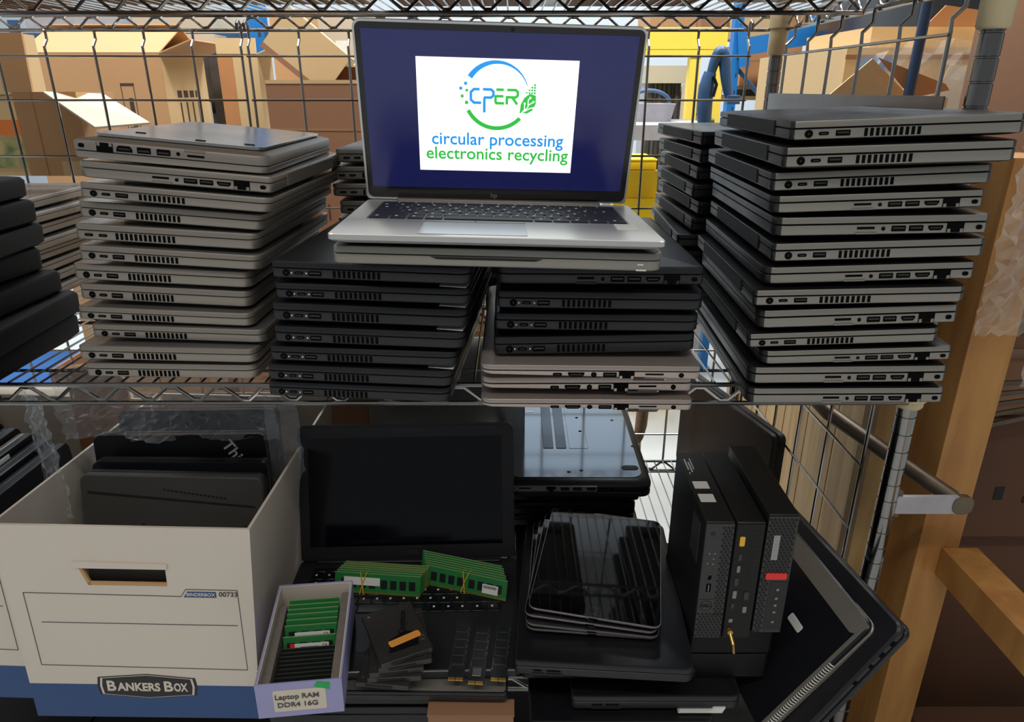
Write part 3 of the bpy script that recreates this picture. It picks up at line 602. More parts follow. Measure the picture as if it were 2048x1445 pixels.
MB().add(*[(c.v, c.f) for c in [crumple(10, 22, .05, .17, .012, 8)]][0]).xf(Matrix.Translation((.182, .02, .225)) @ Matrix.Rotation(R(30), 4, 'Z')).build('bag_side', 'bag', bg, smooth=False)
# things in the left box
g = 'laptops standing in the left archive box'
for i, (x, z, dz, sh, lab) in enumerate([(-.700, -.530, 0, 'black', 'nearest its right wall'), (-.728, -.525, .01, 'black', 'second from its right wall'), (-.757, -.518, .0, 'steel_grey', 'third from its right wall'), (-.786, -.512, .0, 'black', 'fourth from its right wall'), (-.816, -.506, .0, 'black', 'fifth from its right wall'), (-.848, -.503, .0, 'black', 'farthest from its right wall')]):
    t = std_laptop('laptop', 'dark laptop on edge in the left archive box, '+lab, .228, .31, .022, (x, .785+i*.006, z-.31), (0, 1, .0), (-.06, .0, 1), sh, 'black_top', g)
    if i == 2: k = MB(); k.slab(.06, .012, -.0002, .0008, .001, cx=.13, cy=.298); tag(k.build('sticker', 'white', t), 'white label strip')
b = thing('carton_scrap', 'orange brown cardboard scrap at the back of the left archive box', 'cardboard', (-.765, 1.172, -.80))
k = MB(); k.prismY([(-.05, 0), (.065, 0), (.065, .31), (.03, .335), (-.04, .325)], 0, .006); k.build('panel', 'carton_or', b); k = MB(); k.prismY([(-.052, .318), (.032, .333), (.030, .343), (-.05, .332)], -.012, .008); k.build('folded_edge', 'kraft', b)
t = thing('carton', 'off-white carton with upside-down grey print behind the left archive box', 'box', (-.98, 1.24, ZL))
k = MB(); k.box((-.30, 0, 0), (.155, .16, .238)); k.build('body', 'bb', t)
k = MB(); k.box((-.30, .004, .237), (.155, .156, .2395)); k.build('lid_flap', 'bb_in', t)
for x0, q, h in ((.070, .007, .013), (.079, .010, .014), (.091, .004, .011), (.097, .009, .013), (.109, .011, .012), (.122, .006, .014)): MB().prismY([(x0, .198), (x0+q, .198), (x0+q+.004, .198+h), (x0+.004, .198+h)], -.0008, .0002).build('printed_mark', 'bb_ink', t)
# ------------------------------------------------------------------ open black laptop on the bottom shelf, with parts laid on it
ZD = -.720
lo2 = thing('laptop', 'open black laptop with a dark screen on the bottom shelf, memory modules on it', 'laptop', (-.168, .958, ZD-.019), (0, 0, 1.0))
b = MB(); b.loft([[(x, y, z) for x, y in rrect(.352-2*i, .238-2*i, .010, 4, 0, -.119)] for z, i in ((0, .008), (.005, .001), (.0175, 0), (.019, .0012))]); b.build('base', 'black', lo2)
keyboard(lo2, -.150, .150, -.128, -.022, .0191, 'bezel')
k = MB().slab(.095, .060, .0186, .0193, .003, cx=-.02, cy=-.175); k.build('touchpad', 'black_top', lo2)
k = MB(); k.slab(.30, .014, .017, .024, .004, cx=0, cy=-.006); k.build('hinge_bar', 'black', lo2)
k = MB(); k.box((-.174, -.2385, .0165), (.174, -.2375, .0185)); k.build('front_trim', 'port_metal', lo2)
lid2 = MB().prismY(rrect(.347, .222, (.012, .012, .004, .004), 5, 0, .111), 0, .0075).build('lid', 'black', lo2)
lid2.location = (-.001, -.004, .022); lid2.rotation_euler = (R(-17.5), 0, R(1.2))
MB().prismY(rrect(.341, .216, .010, 5, 0, .111), -.0008, .001).build('bezel', 'black', lid2)
MB().prismY(rrect(.312, .178, .001, 1, -.002, .112), -.0012, -.0005).build('screen', 'lcd_off', lid2)
k = MB(); k.prismY(rrect(.052, .0075, .002, 3, .004, .212), -.0013, -.0004); k.build('camera_bar', 'bezel', lid2)
lettering('DELL', .0085, 'ssd', lid2, (.008, -.0011, .0115), (90, 0, 0), name='brand_lettering', bold=.0002)
# laptops it lies on
def flat_laptop(label, x0, x1, y0, W, z0, z1, yaw=0, shell='black', top='black_top', group='dark laptops piled on the bottom shelf', ports=(), hinge='R', st=False):
    D = x1-x0; t = laptop_proto(list(ports), D, W, z1-z0, hinge, shell, top, sticker=st)
    t.location = ((x0+x1)/2, y0+W/2, z0); t.rotation_euler = (0, 0, R(yaw)); return tag(t, label, None, group)
flat_laptop('grey laptop directly under the open black laptop, corner past its front', -.325, -.004, .705, .235, -.7595, -.7405, -1, 'char_top', 'steel_grey')
flat_laptop('black laptop in the pile below the open black laptop, second below it', -.335, -.02, .722, .225, -.788, -.760)
flat_laptop('black laptop in the pile below the open black laptop, lowest of it', -.34, -.02, .725, .225, -.831, -.789)
t = thing('cardboard_tray', 'brown cardboard tray edge under the grey laptop at the bottom of the photo', 'box', (-.054, .700, -.830))
k = MB(); k.box((-.056, -.012, 0), (.056, .012, .066)); k.build('front_wall', 'carton_dk', t); k = MB(); k.box((-.057, -.013, .0645), (.057, .013, .0675)); k.build('top_fold', 'carton_dk', t)
# ---- RAM bundles
def dimm_proto(kind):
    t = thing('memory_module', None, 'memory module'); L, H, T = .133, .031, .0013
    b = MB().box((-L/2, 0, 0), (L/2, T, H)); b.build('board', 'pcb' if kind != 1 else 'pcb2', t)
    MB().box((-L/2, -.0001, H-.0007), (L/2, T+.0001, H+.0002)).build('board_edge', 'pcb_edge', t)
    c = MB()
    for i in range(8):
        x = -L/2+.010+i*.0145+(.004 if i > 3 else 0); c.box((x, -.0011, .009), (x+.0095, .0002, .022)); c.box((x, T-.0002, .009), (x+.0095, T+.0011, .022))
    c.build('memory_chips', 'chip', t)
    g = MB()
    for i in range(36):
        x = -L/2+.003+i*.0036+(.001 if i > 20 else 0); g.box((x, -.0002, .0004), (x+.0024, T+.0002, .0036))
    g.build('contacts', 'gold', t)
    if kind == 2:
        s = MB().box((-.052, -.0014, .013), (.004, -.0010, .025)); s.build('label', 'white', t)
    if kind == 3:
        s = MB().box((.028, -.0014, .006), (.053, -.0010, .020)); s.build('label', 'white', t)
        k = MB()
        for i in range(11): k.box((.030+i*.0019, -.0016, .014), (.0311+i*.0019, -.0013, .018))
        k.build('barcode', 'gap', t)
    return t
dp = {k: dimm_proto(k) for k in (0, 1, 2, 3)}
def bundle(which, n, loc, rz, lean, kinds, pitch, zt, lab, lift=()):
    used = set()
    for i in range(n):
        y = i*pitch; o = Matrix.Rotation(R(rz), 4, 'Z') @ Vector((rnd.uniform(-.002, .002) + (-.0035*i if which == 2 else .0012*i), y, (lift[i] if i < len(lift) else 0)))
        dup(dp[kinds[i]], lab % (['front', 'second', 'third', 'fourth', 'fifth', 'sixth', 'back'][i if i < n-1 else 6]), Vector(loc)+o, (lean, 0, rz), 'memory modules bundled with rubber bands')
    t = thing('rubber_band', 'yellow rubber band around the %s bundle of green memory modules' % ('left' if which == 1 else 'right'), 'rubber band', loc, (lean, 0, rz))
    d = n*pitch+.002; xb = -.028 if which == 1 else -.006
    for dx, sk in ((0, .010), (.006, -.006)):
        b = MB(); b.tube([(xb+dx, -.0022, -.0002), (xb+dx+sk*.4, -.0024, .016), (xb+dx+sk, -.0016, .0318), (xb+dx+sk*.9, d*.5, .0325), (xb+dx+sk*.6, d, .0315), (xb+dx, d+.001, .004)], .0009, 6); b.build('strand', 'band', t)
bundle(1, 6, (-.204, .868, ZD+.002), -5.6, -22, (2, 0, 0, 1, 1, 1), .0052, 0, 'green memory module standing in the left banded bundle, %s of it')
bundle(2, 7, (-.072, .872, ZD+.002), -17.5, -20, (3, 0, 2, 0, 0, 0, 0), .0052, 0, 'green memory module standing in the right banded bundle, %s of it')
# ---- SSD pile
def ssd_proto():
    t = thing('solid_state_drive', None, 'drive'); b = MB(); b.slab(.070, .100, 0, .0066, .0025, .0005); b.build('case', 'ssd', t)
    k = MB()
    for x, y in ((-.027, -.041), (.027, -.041), (-.027, .041), (.027, .041)): k.cyl((x, y, .0064), (x, y, .0069), .0021, 10)
    k.build('screw', 'port_metal', t)
    k = MB()
    k.box((-.022, -.0503, .0015), (.014, -.0496, .0052)); k.build('connector', 'hole', t)
    for (x, y) in ((-.0352, -.03), (-.0352, .03), (.0345, -.03), (.0345, .03)): k = MB(); k.box((x, y-.003, .0018), (x+.0007, y+.003, .0048)); k.build('side_hole', 'hole', t)
    return t
sp_ = ssd_proto(); z = ZD+.0005
for i, (dx, dy, yaw, nm) in enumerate([(-.006, -.012, -6, 'lowest'), (.002, -.008, 3, 'second lowest'), (.000, -.005, 9, 'middle'), (.006, -.002, 15, 'second from the top'), (.000, .0, 25.5, 'topmost with orange sticker')]):
    o = dup(sp_, 'dark grey solid state drive, %s of the pile on the open laptop' % nm, (-.156+dx, .751+dy, z), (0, 0, yaw), 'solid state drives on the open laptop', (1, 1, 1.12)); z += .0076
k = MB(); k.slab(.0115, .044, .0066, .0074, .003); k.xf(Matrix.Translation((.006, -.019, 0)) @ Matrix.Rotation(R(-83), 4, 'Z')); tag(k.build('sticker', 'orange', o), 'orange rounded sticker')
lettering('Kingston', .0135, 'bezel', o, (.012, .012, .0068), (0, 0, 72), bold=.0002)
k = MB(); k.prism([(-.020, -.036), (.020, -.036), (.026, -.012), (.010, -.004), (-.012, -.012)], .0064, .0068); k.build('dark_emblem', 'bezel', o)
k = MB(); k.slab(.007, .008, .0064, .0070, .001, cx=.028, cy=-.026); k.build('print_mark', 'port_metal', o)
# ---- M.2 drives
def m2(label, u, v0, v1, yaw, metal, L):
    a, c = atZ(u, v0, ZD), atZ(u, v1, ZD); ctr = (a+c)/2
    t = thing('circuit_stick', label, 'drive', (ctr.x, ctr.y, ZD+.0004), (0, 0, yaw), 'narrow circuit sticks on the open laptop')
    b = MB().slab(.022, L, .0, .0012, .001, .0002); b.build('board', 'pcb_bk', t)
    k = MB(); n = 5
    for i in range(n): k.slab(.015, .0125, .001, .0026, .0006, .0002, cx=-.001, cy=L/2-.012-i*(L-.03)/n, n=2)
    k.build('memory_chips', 'chip', t)
    k = MB()
    for i in range(5): k.box((-.0095, L/2-.0195-i*(L-.03)/n, .0010), (.0085, L/2-.0186-i*(L-.03)/n, .0028)); k.box((-.0093, L/2-.0195-i*(L-.03)/n, .0010), (-.0087, L/2-.006-i*(L-.03)/n, .0028)); k.box((.0067, L/2-.0195-i*(L-.03)/n, .0010), (.0073, L/2-.006-i*(L-.03)/n, .0028)); k.box((.0085, L/2-.014-i*.011, .001), (.0098, L/2-.009-i*.011, .0019)); k.box((-.0105, -L/2+.018+i*.004, .001), (-.0088, -L/2+.020+i*.004, .0018))
    k.build('solder_marks', 'port_metal', t)
    k = MB(); k.box((-.0098, -L/2-.0003, .0002), (-.0006, -L/2+.0045, .0014)); k.box((.0004, -L/2-.0003, .0002), (.0098, -L/2+.0045, .0014)); k.build('contacts', 'gold', t)
    if metal: k = MB(); k.slab(.013, .014, .0024, .0036, .001, cx=.0, cy=-L/2+.018); k.build('controller', 'port_metal', t)
m2('narrow circuit stick lying on the palm rest, left one of three', 920, 1247, 1366, -3, 0, .104)
m2('narrow circuit stick lying on the palm rest, middle one with a shiny chip', 960, 1249, 1374, -4, 1, .108)
m2('narrow circuit stick lying on the palm rest, right one near the tablets', 1003, 1247, 1368, -4, 0, .104)
# ---- lilac box of laptop RAM
rb = thing('card_box', 'shallow lilac card box of upright laptop memory, labelled in black', 'box', (-.258, .6475, -.718), (2.0, 1.2, 7.5))
W_, D_, H_ = .102, .176, .054
k = MB()
k.box((-W_/2, 0, 0), (W_/2, .002, H_)); k.box((-W_/2, D_-.002, 0), (W_/2, D_, H_)); k.box((-W_/2, .002, 0), (-W_/2+.002, D_-.002, H_)); k.box((W_/2-.002, .002, 0), (W_/2, D_-.002, H_)); k.box((-W_/2+.002, .002, 0), (W_/2-.002, D_-.002, .002)); k.build('tray', 'lilac', rb)
k = MB(); k.box((-W_/2+.002, D_-.0035, .002), (W_/2-.002, D_-.002, H_-.001)); k.box((-W_/2+.002, .002, .03), (-W_/2+.0034, D_-.0035, H_-.001)); k.box((W_/2-.0034, .002, .03), (W_/2-.002, D_-.0035, H_-.001)); k.build('lining', 'bb', rb)
k = MB(); k.box((-W_/2+.0036, .004, .003), (-W_/2+.0145, D_-.03, .042)); k.build('foam_strip', 'foam', rb); k = MB(); k.box((W_/2-.0145, .004, .003), (W_/2-.0036, D_-.012, .044)); k.build('foam_strip', 'foam', rb)
k = MB(); k.prismY(rrect(.062, .034, .002, 3, .000, .026), -.0006, .0002); k.build('label', 'label', rb)
lettering('Laptop RAM', .0105, 'bb_ink', rb, (-.003, -.0009, .0325), (90, 0, 0), bold=.0002, sx=.98); lettering('DDR4 16G', .0105, 'bb_ink', rb, (-.003, -.0009, .0195), (90, 0, 0), bold=.0002)
k = MB(); k.prismY([(.018, .046), (.036, .0395), (.037, .050), (.022, .0535)], -.0008, .0002); tag(k.build('sticker', 'green_st', rb), 'bright green sticker')
def sodimm(kind):
    t = thing('memory_module', None, 'memory module'); L, H, T = .0676, .030, .0012
    MB().box((-L/2, 0, 0), (L/2, T, H)).build('board', 'pcb' if kind != 'k' else 'pcb_bk', t)
    MB().box((-L/2, -.0001, H-.0007), (L/2, T+.0001, H+.0003)).build('board_edge', 'pcb_edge' if kind != 'k' else 'port_metal', t)  # on black boards the metal strip is a highlight painted along the top edge
    c = MB()
    for i in range(4):
        x = -L/2+.005+i*.0160; c.box((x, -.0010, .008), (x+.0105, .0002, .022))
    c.build('memory_chips', 'chip', t)
    if kind in 'lr':
        s = MB().prismY(rrect(.046, .0085, .001, 2, .002, .0165), -.0014, -.0009); s.build('label', 'white', t)
        lettering('CE', .0055, 'bb_ink', t, (.0195, -.0016, .0165), (90, 0, 0)); MB().box((-.012, -.0016, .0150), (.012, -.0012, .0165)).build('barcode', 'bb_ink', t)
    if kind == 'r': MB().prismY(rrect(.006, .0090, .001, 2, -.022, .0165), -.0018, -.0009).build('red_mark', 'red', t)
    return t
sd = {k: sodimm(k) for k in 'kglr'}
Mrb = Matrix.Translation((-.258, .6475, -.718)) @ Euler([R(a) for a in (2.0, 1.2, 7.5)]).to_matrix().to_4x4()
seq = [('k', .010+i*.0068, 0, -20) for i in range(9)]+[('r', .078, .006, -24), ('l', .094, .010, -24), ('l', .105, .010, -24), ('g', .114, .012, -22), ('g', .122, .013, -22), ('g', .130, .014, -22), ('g', .138, .015, -22)]
names = ['nearest the label', 'second of the black ones', 'third of the black ones', 'fourth of the black ones', 'fifth of the black ones', 'sixth of the black ones', 'seventh of the black ones', 'eighth of the black ones', 'last of the black ones', 'with a red-ended white label', 'with a white label in front', 'with a half hidden white label', 'first of the green backs', 'second of the green backs', 'third of the green backs', 'at the far end']
for (kd, y, z, ln), nm in zip(seq, names):
    p = Mrb @ Vector((.0005, y, .006+z))
    dup(sd[kd], 'short laptop memory module in the lilac box, '+nm, p, (ln+2, 1.2, 7.5), 'laptop memory modules in the lilac box')
# ------------------------------------------------------------------ upside-down laptop and the dark pile under it
D_ = .262; Wd = .375; zt = -.621
t = thing('laptop', 'upside-down laptop with a glossy grey underside mirroring the grid, behind the tablets', 'laptop', (.110, 1.035+Wd/2, zt-.030), (0, 0, -.5))
b = MB(); b.loft([[(x, y, z) for x, y in rrect(D_-2*i, Wd-2*i, .022, 6)] for z, i in ((.010, .001), (.013, 0), (.020, .0), (.025, .004), (.028, .010), (.0292, .016))]); b.build('base', 'black', t)
b = MB(); b.slab(D_-.030, Wd-.030, .0290, .0302, .02, .0005, n=6); b.build('bottom_cover', 'under', t)
k = MB(); k.slab(.019, .20, .0300, .0312, .002, cx=-.042, cy=.03); k.slab(.019, .20, .0300, .0312, .002, cx=-.018, cy=.03); k.build('rubber_strip', 'under_strip', t)
k = MB(); k.slab(.035, .20, .0300, .0306, .001, cx=.014, cy=.03); k.build('vent_panel', 'under', t)
k = MB()
for x, y in ((-.105, .10), (-.110, .02), (-.112, -.12), (-.108, -.15), (.02, .06), (.022, .0), (.09, .05), (.115, -.06), (-.01, -.155), (.012, -.150), (.095, -.145)): k.cyl((x, y, .0298), (x, y, .0306), .0034, 10)
k.build('screw_hole', 'gap', t)
k = MB(); k.slab(.03, .016, .0292, .0312, .007, .001, cx=.098, cy=-.140); k.build('rubber_foot', 'gap', t)
k = MB(); k.slab(.016, .008, .0300, .0305, .001, cx=-.075, cy=.09); tag(k.build('sticker', 'white', t), 'small white sticker')
k = MB(); k.slab(D_-.002, Wd-.002, 0, .0088, .018, .001, n=6); k.build('lid', 'black', t)
k = MB(); k.box((-D_/2+.012, -Wd/2-.0006, .0115), (D_/2-.095, -Wd/2+.002, .0215)); k.build('port_plate', 'steel_grey', t)
for nm, s, w_, h_, kk in (('lock_slot', .09, .007, .005, 'p'), ('card_slot', .17, .02, .0022, 'c'), ('ethernet_port', .34, .016, .009, 'e'), ('usb_port', .43, .0145, .0056, 'u'), ('usb_port', .51, .0145, .0056, 'u'), ('video_port', .60, .0155, .0052, 'h'), ('charging_port', .68, .0095, .0034, 'p'), ('power_jack', .735, .0062, .0062, 'o')): add_port(nm, s, w_, h_, kk, D_, -Wd/2-.0008, .0165, t, 'steel_grey')
z = ZL; Ts = [.030, .029, .028, .030, .030, .031]
nn = ['lowest', 'second from below', 'third from below', 'third down', 'second down', 'topmost']
for i, T in enumerate(Ts):
    f = flat_laptop('black laptop under the upside-down laptop, %s of that pile' % nn[i], -.010+rnd.uniform(-.008, .008), .228+rnd.uniform(-.01, .008), 1.075+rnd.uniform(-.01, .01), .33, z, z+T, 0, group='black laptops under the upside-down laptop'); z += T+.0002
# ------------------------------------------------------------------ front right pile, tablets
pg = 'black laptops in the front right pile'
flat_laptop('black laptop under the tablets, top of the front right pile', .014, .246, .700, .325, -.720, -.691, -4, group=pg, ports=[('card_slot', .13, .011, .002, 'c'), ('card_slot', .22, .018, .002, 'c')], hinge='L')
flat_laptop('black laptop second below the tablets in the front right pile', .006, .235, .735, .31, -.746, -.721, 0, group=pg)
flat_laptop('black laptop third below the tablets, set back in the front right pile', .008, .255, .748, .30, -.7665, -.747, 0, group=pg)
jl = flat_laptop('black laptop with a white corner sticker jutting right in the front right pile', .081, .312, .722, .32, -.796, -.7670, 0, group=pg, ports=[('card_slot', .15, .014, .002, 'c'), ('card_slot', .24, .018, .002, 'c')], hinge='L')
k = MB(); k.prismY([(.030, .0015), (.090, .0015), (.094, .011), (.078, .011), (.074, .0058), (.032, .0058)], -.1625, -.150); tag(k.build('sticker', 'white', jl), 'white corner sticker')
flat_laptop('black laptop at the very bottom of the front right pile', .025, .275, .708, .33, -.831, -.797, 0, group=pg, hinge='L')
def tablet_proto():
    t = thing('tablet', None, 'tablet'); w_, l_ = .178, .248
    b = MB(); b.loft([[(x, y, z) for x, y in rrect(w_-2*i, l_-2*i, .011, 5)] for z, i in ((0, .006), (.0015, .0018), (.0042, 0), (.0064, 0))]); b.build('shell', 'tab_edge', t)
    MB().slab(w_-.001, l_-.001, .0062, .0070, .0108, .0003, n=5).build('glass', 'tab_glass', t)
    k = MB(); k.tube([(.0065*math.cos(i*math.pi/9), -l_/2+.012+.0065*math.sin(i*math.pi/9), .0071) for i in range(18)], .0004, 4, closed=True); k.build('home_button', 'ssd', t)
    k = MB(); k.box((-.006, -l_/2-.0003, .0030), (.006, -l_/2+.004, .0048)); k.build('connector', 'port', t); return t
tb = tablet_proto(); z = -.688
for dx, dy, yaw, nm in ((-.008, .004, -4, 'lowest'), (-.004, .000, -6.5, 'second lowest'), (.000, .004, -9.5, 'second from the top'), (.008, .006, -11, 'topmost')):
    dup(tb, 'black-glass tablet with silver edge, %s of the tablet pile' % nm, (.124+dx, .866+dy, z), (0, 1.8, yaw), 'tablets piled on the front right pile', (1, 1, 1.05)); z += .0076
# ------------------------------------------------------------------ mini desktop computers on edge
t = thing('docking_station', 'black dock lying flat under the mini computers', 'docking station', (.298, .840, -.7665)); MB().slab(.112, .17, 0, .040, .006, .001).build('case', 'dock', t); MB().slab(.07, .1, .039, .0408, .004).build('top_pad', 'gap', t)
t = thing('docking_station', 'black dock lying flat on the other dock under the mini computers', 'docking station', (.300, .842, -.7255)); MB().slab(.114, .17, 0, .0405, .006, .001).build('case', 'dock', t); MB().slab(.07, .1, .040, .0413, .004).build('top_pad', 'gap', t)
def mini(label, x, y, z, w, d, h):
    t = thing('mini_computer', label, 'computer', (x, y, z), (0, 0, -.6), 'mini computers standing on edge')
    MB().slab(w, d, 0, h, .0025, .0008, cx=0, cy=d/2).build('case', 'mini', t); return t
def holes(b, x0, x1, z0, z1, p, r, y=-.0006):
    j = 0; z = z0
    while z < z1:
        x = x0+(p/2 if j % 2 else 0)
        while x < x1: b.prismY([(x+r*math.cos(a*math.pi/3), z+r*math.sin(a*math.pi/3)) for a in range(6)], y-.0002, y+.0006); x += p
        z += p*.86; j += 1
t = mini('mini computer with a round grey maker badge and a half perforated front', .2595, .741, -.684, .0365, .178, .182)
k = MB().box((-.0175, -.0014, .002), (.0175, .001, .180)); k.build('front_panel', 'mesh_face', t)
k = MB(); holes(k, .005, .0165, .04, .176, .0052, .0019, -.0016); holes(k, -.015, .0165, .005, .042, .0052, .0019, -.0016); k.build('perforations', 'hole', t)
k = MB(); k.prismY(rrect(.020, .020, .001, 2, -.0065, .0545), -.0020, -.001); k.build('badge', 'ssd', t)
k = MB(); k.tube([(-.0065+.0078*math.cos(i*math.pi/12), -.0021, .0545+.0078*math.sin(i*math.pi/12)) for i in range(24)], .0005, 4, closed=True); k.build('badge_ring', 'gap', t)
lettering('DELL', .0058, 'gap', t, (-.0065, -.0023, .0545), (90, 0, 0), bold=.0002)
k = MB(); k.prismY(rrect(.0050, .0095, .0018, 3, -.006, .099), -.0018, -.001); k.prismY(rrect(.006, .0125, .0006, 2, -.006, .083), -.0018, -.001); k.build('usb_port', 'port', t)
k = MB(); k.tube([(-.006+.0028*math.cos(i*math.pi/8), -.0020, .099+.0050*math.sin(i*math.pi/8)) for i in range(16)], .0004, 4, closed=True); k.box((-.0066, -.0022, .078), (-.0054, -.0016, .088)); k.build('port_trim', 'port_metal', t)
k = MB()
for x, z in ((-.010, .136), (-.003, .136), (-.004, .128), (-.011, .121), (-.004, .120)): k.cyl((x, -.0012, z), (x, -.0019, z), .0012, 8)
k.build('indicator', 'port_metal', t)
k = MB(); k.cyl((-.008, -.0012, .165), (-.008, -.0020, .165), .0032, 14); k.build('power_button', 'mini', t)
k = MB()
for (y0, y1) in ((.045, .064), (.078, .096)): k.box((-.014, y0, .1818), (.006, y1, .1826))
for c in [k]: tag(c.build('sticker', 'white', t), 'two white stickers on the top edge')
for x0, x1, y0, y1 in ((-.0125, -.0105, .128, .158), (-.0085, -.0065, .122, .150), (-.0045, -.0030, .130, .160), (-.0125, -.0110, .116, .121)): MB().box((x0, y0, .1818), (x1, y1, .1824)).build('white_mark', 'white', t)
k = MB().box((-.0187, .022, .105), (-.0180, .058, .165)); tag(k.build('side_sticker', 'port_metal', t), 'silver label on the side')
t = mini('mini computer in the middle showing its connector panel with a yellow port', .2980, .741, -.684, .0362, .180, .1815)
k = MB().box((-.0172, -.0010, .002), (.0172, .001, .179)); k.build('rear_panel', 'hole', t)
def jack(nm, m, x, z, w, h): kk = MB(); kk.prismY(rrect(w, h, min(w, h)*.2, 2, x, z), -.0020, .0); kk.build(nm, m, t)
jack('display_port', 'yellow_p', -.009, .154, .0065, .014)
for i, (x, z, w_, h_) in enumerate([(-.009, .130, .004, .010), (-.009, .112, .004, .010), (-.0095, .092, .005, .012), (-.0095, .072, .005, .012), (-.010, .054, .004, .008), (-.010, .030, .005, .006), (.006, .070, .006, .012), (.006, .048, .005, .010)]):
    jack('connector', 'port_metal' if i % 2 else 'ssd', x, z, w_, h_)
k = MB()
for i in range(26): k.box((.003, -.0014, .092+i*.0030), (.013, -.0004, .0932+i*.0030))
k.build('vent', 'mini', t)
k = MB(); k.cyl((-.010, 0, .014), (-.010, -.007, .014), .0036, 12); k.cyl((-.010, -.006, .013), (-.008, -.018, .004), .0024, 10); k.cyl((-.008, -.018, .004), (-.0075, -.022, -.006), .0016, 8); k.build('antenna_connector', 'gold', t)
t = mini('mini computer with a honeycomb front and a red tab', .3375, .742, -.676, .0375, .180, .184)
k = MB().box((-.0185, -.0016, .002), (.0185, .001, .182)); k.build('front_panel', 'mesh_face', t)
k = MB(); holes(k, -.0162, .017, .088, .180, .0052, .0020, -.0018); holes(k, -.0162, -.007, .004, .086, .0052, .0020, -.0018); k.build('perforations', 'hole', t)
k = MB(); k.box((-.0095, -.0026, .118), (-.0015, -.0015, .155)); k.build('badge', 'grey_logo', t)
k = MB(); k.prismY(rrect(.027, .0095, .0015, 3, .001, .093), -.0034, -.001); tag(k.build('tab', 'red', t), 'bright red tab')
k = MB().box((-.005, -.0022, .006), (.018, -.001, .084)); k.build('port_plate', 'mini', t)
for z_ in (.072, .058, .047, .036, .020): kk = MB(); kk.box((.004, -.0030, z_-.0018), (.0075, -.002, z_+.0018)); kk.build('connector', 'port_metal', t)
# ------------------------------------------------------------------ laptops leaning on the right side of the bottom shelf
B_ = Vector((.490, 1.078, -.597)); A_ = Vector((.400, 1.398, -.598)); C_ = Vector((.4735, 1.135, -.812))
t = thing('laptop', 'black laptop standing on its long edge against the side grid behind the mini computers', 'laptop')
w_, h_ = .333, .222
MB().slab(w_, h_, -.012, 0, .014, .002, cx=w_/2, cy=h_/2, n=6).build('lid', 'char_top', t); MB().slab(w_, h_, -.030, -.013, .014, .003, cx=w_/2, cy=h_/2, n=6).build('base', 'black', t)
MB().slab(w_-.006, h_-.006, -.0135, -.0115, .012, cx=w_/2, cy=h_/2).build('seam', 'gap', t)
# face towards the left: x runs from near to far, y up
Xa = (A_-B_).normalized(); Ya = (B_-C_).normalized(); org = B_-Ya*h_
frame(t, org, Xa, Ya)
if (t.matrix_world.to_3x3() @ Vector((0, 0, 1))).x > 0:
    frame(t, org+Xa*w_, -Xa, Ya)
def leaner(label, P, rollv, yaw, D, W, th, shell, edge):
    t = thing('laptop', label, 'laptop', group='laptops leaning at the front right corner')
    # local: x from the low edge (-D) to the high edge (0), y into the shelf, z out of the visible face
    b = MB(); b.slab(D, W, -th*.55, 0, .014, .003, cx=-D/2, cy=W/2, n=6); b.build('base', shell, t)
    l = MB(); l.slab(D-.001, W-.001, -th, -th*.6, .013, .001, cx=-D/2, cy=W/2, n=6); l.build('lid', edge, t)
    t.location = P; t.rotation_euler = (0, R(-rollv), R(yaw)); return t
t = leaner('black laptop with a silver rim and white sticker leaning at the front right corner', (.4635, .720, -.643), 53, 5.7, .215, .335, .0165, 'black_top', 'silver')
k = MB(); k.prism([(-.030, .014), (-.026, .008), (-.006, .004), (-.0025, .012), (-.0025, .325), (-.030, .325)], -.001, .0009); k.prism([(-.21, .0025), (-.008, .0025), (-.012, .0075), (-.21, .0075)], -.001, .0007); k.build('rim', 'silver', t)
k = MB(); k.slab(.012, .032, -.0002, .0008, .003, cx=-.085, cy=.085); tag(k.build('sticker', 'white', t), 'white oblong sticker')
k = MB()
for i in range(30): k.box((-.200+i*.0042, -.0006, -.0075), (-.1982+i*.0042, .003, -.0005))
k.build('vent', 'white', t)
t = leaner('black laptop leaning outermost at the front right corner, against the post', (.491, .700, -.630), 55, 8.5, .225, .335, .022, 'black', 'black_top')
k = MB(); 
for i, (a, c) in enumerate(((-.03, -.022), (-.05, -.042), (-.07, -.064), (-.10, -.094))): k.box((a, -.0006, -.010), (c, .002, -.004))
k.build('port', 'port', t)
# ------------------------------------------------------------------ behind the open black laptop
t = thing('laptop', 'grey laptop standing upright with dark lettering behind the open black laptop', 'laptop', (-.125, 1.235, ZL))
MB().slab(.30, .006, 0, .40, .002, .0005).build('lid', 'silver_top', t); k = MB(); k.slab(.296, .012, .002, .395, .004, .0006, cy=.010); k.build('base', 'black', t)
for i, (q, h) in enumerate(((.006, .014), (.005, .012), (.007, .011), (.006, .010), (.005, .009), (.006, .008), (.004, .006))): MB().box((-.045+i*.0085, -.0036, .358-h), (-.045+i*.0085+q, -.0028, .359)).build('faded_mark', 'gap', t)
t = thing('carton', 'brown open carton behind the open black laptop on the bottom shelf', 'box', (-.335, 1.25, ZL))
MB().box((-.10, 0, 0), (.055, .14, .36)).build('body', 'carton_dk', t); k = MB(); k.prismY([(-.10, .36), (.0, .36), (.02, .42), (-.06, .43)], .0, .005); k.build('flap', 'carton', t); k = MB(); k.prismY([(.012, .0), (.055, .0), (.062, .44), (.030, .44)], -.004, .0); k.build('flap', 'carton_dk', t)
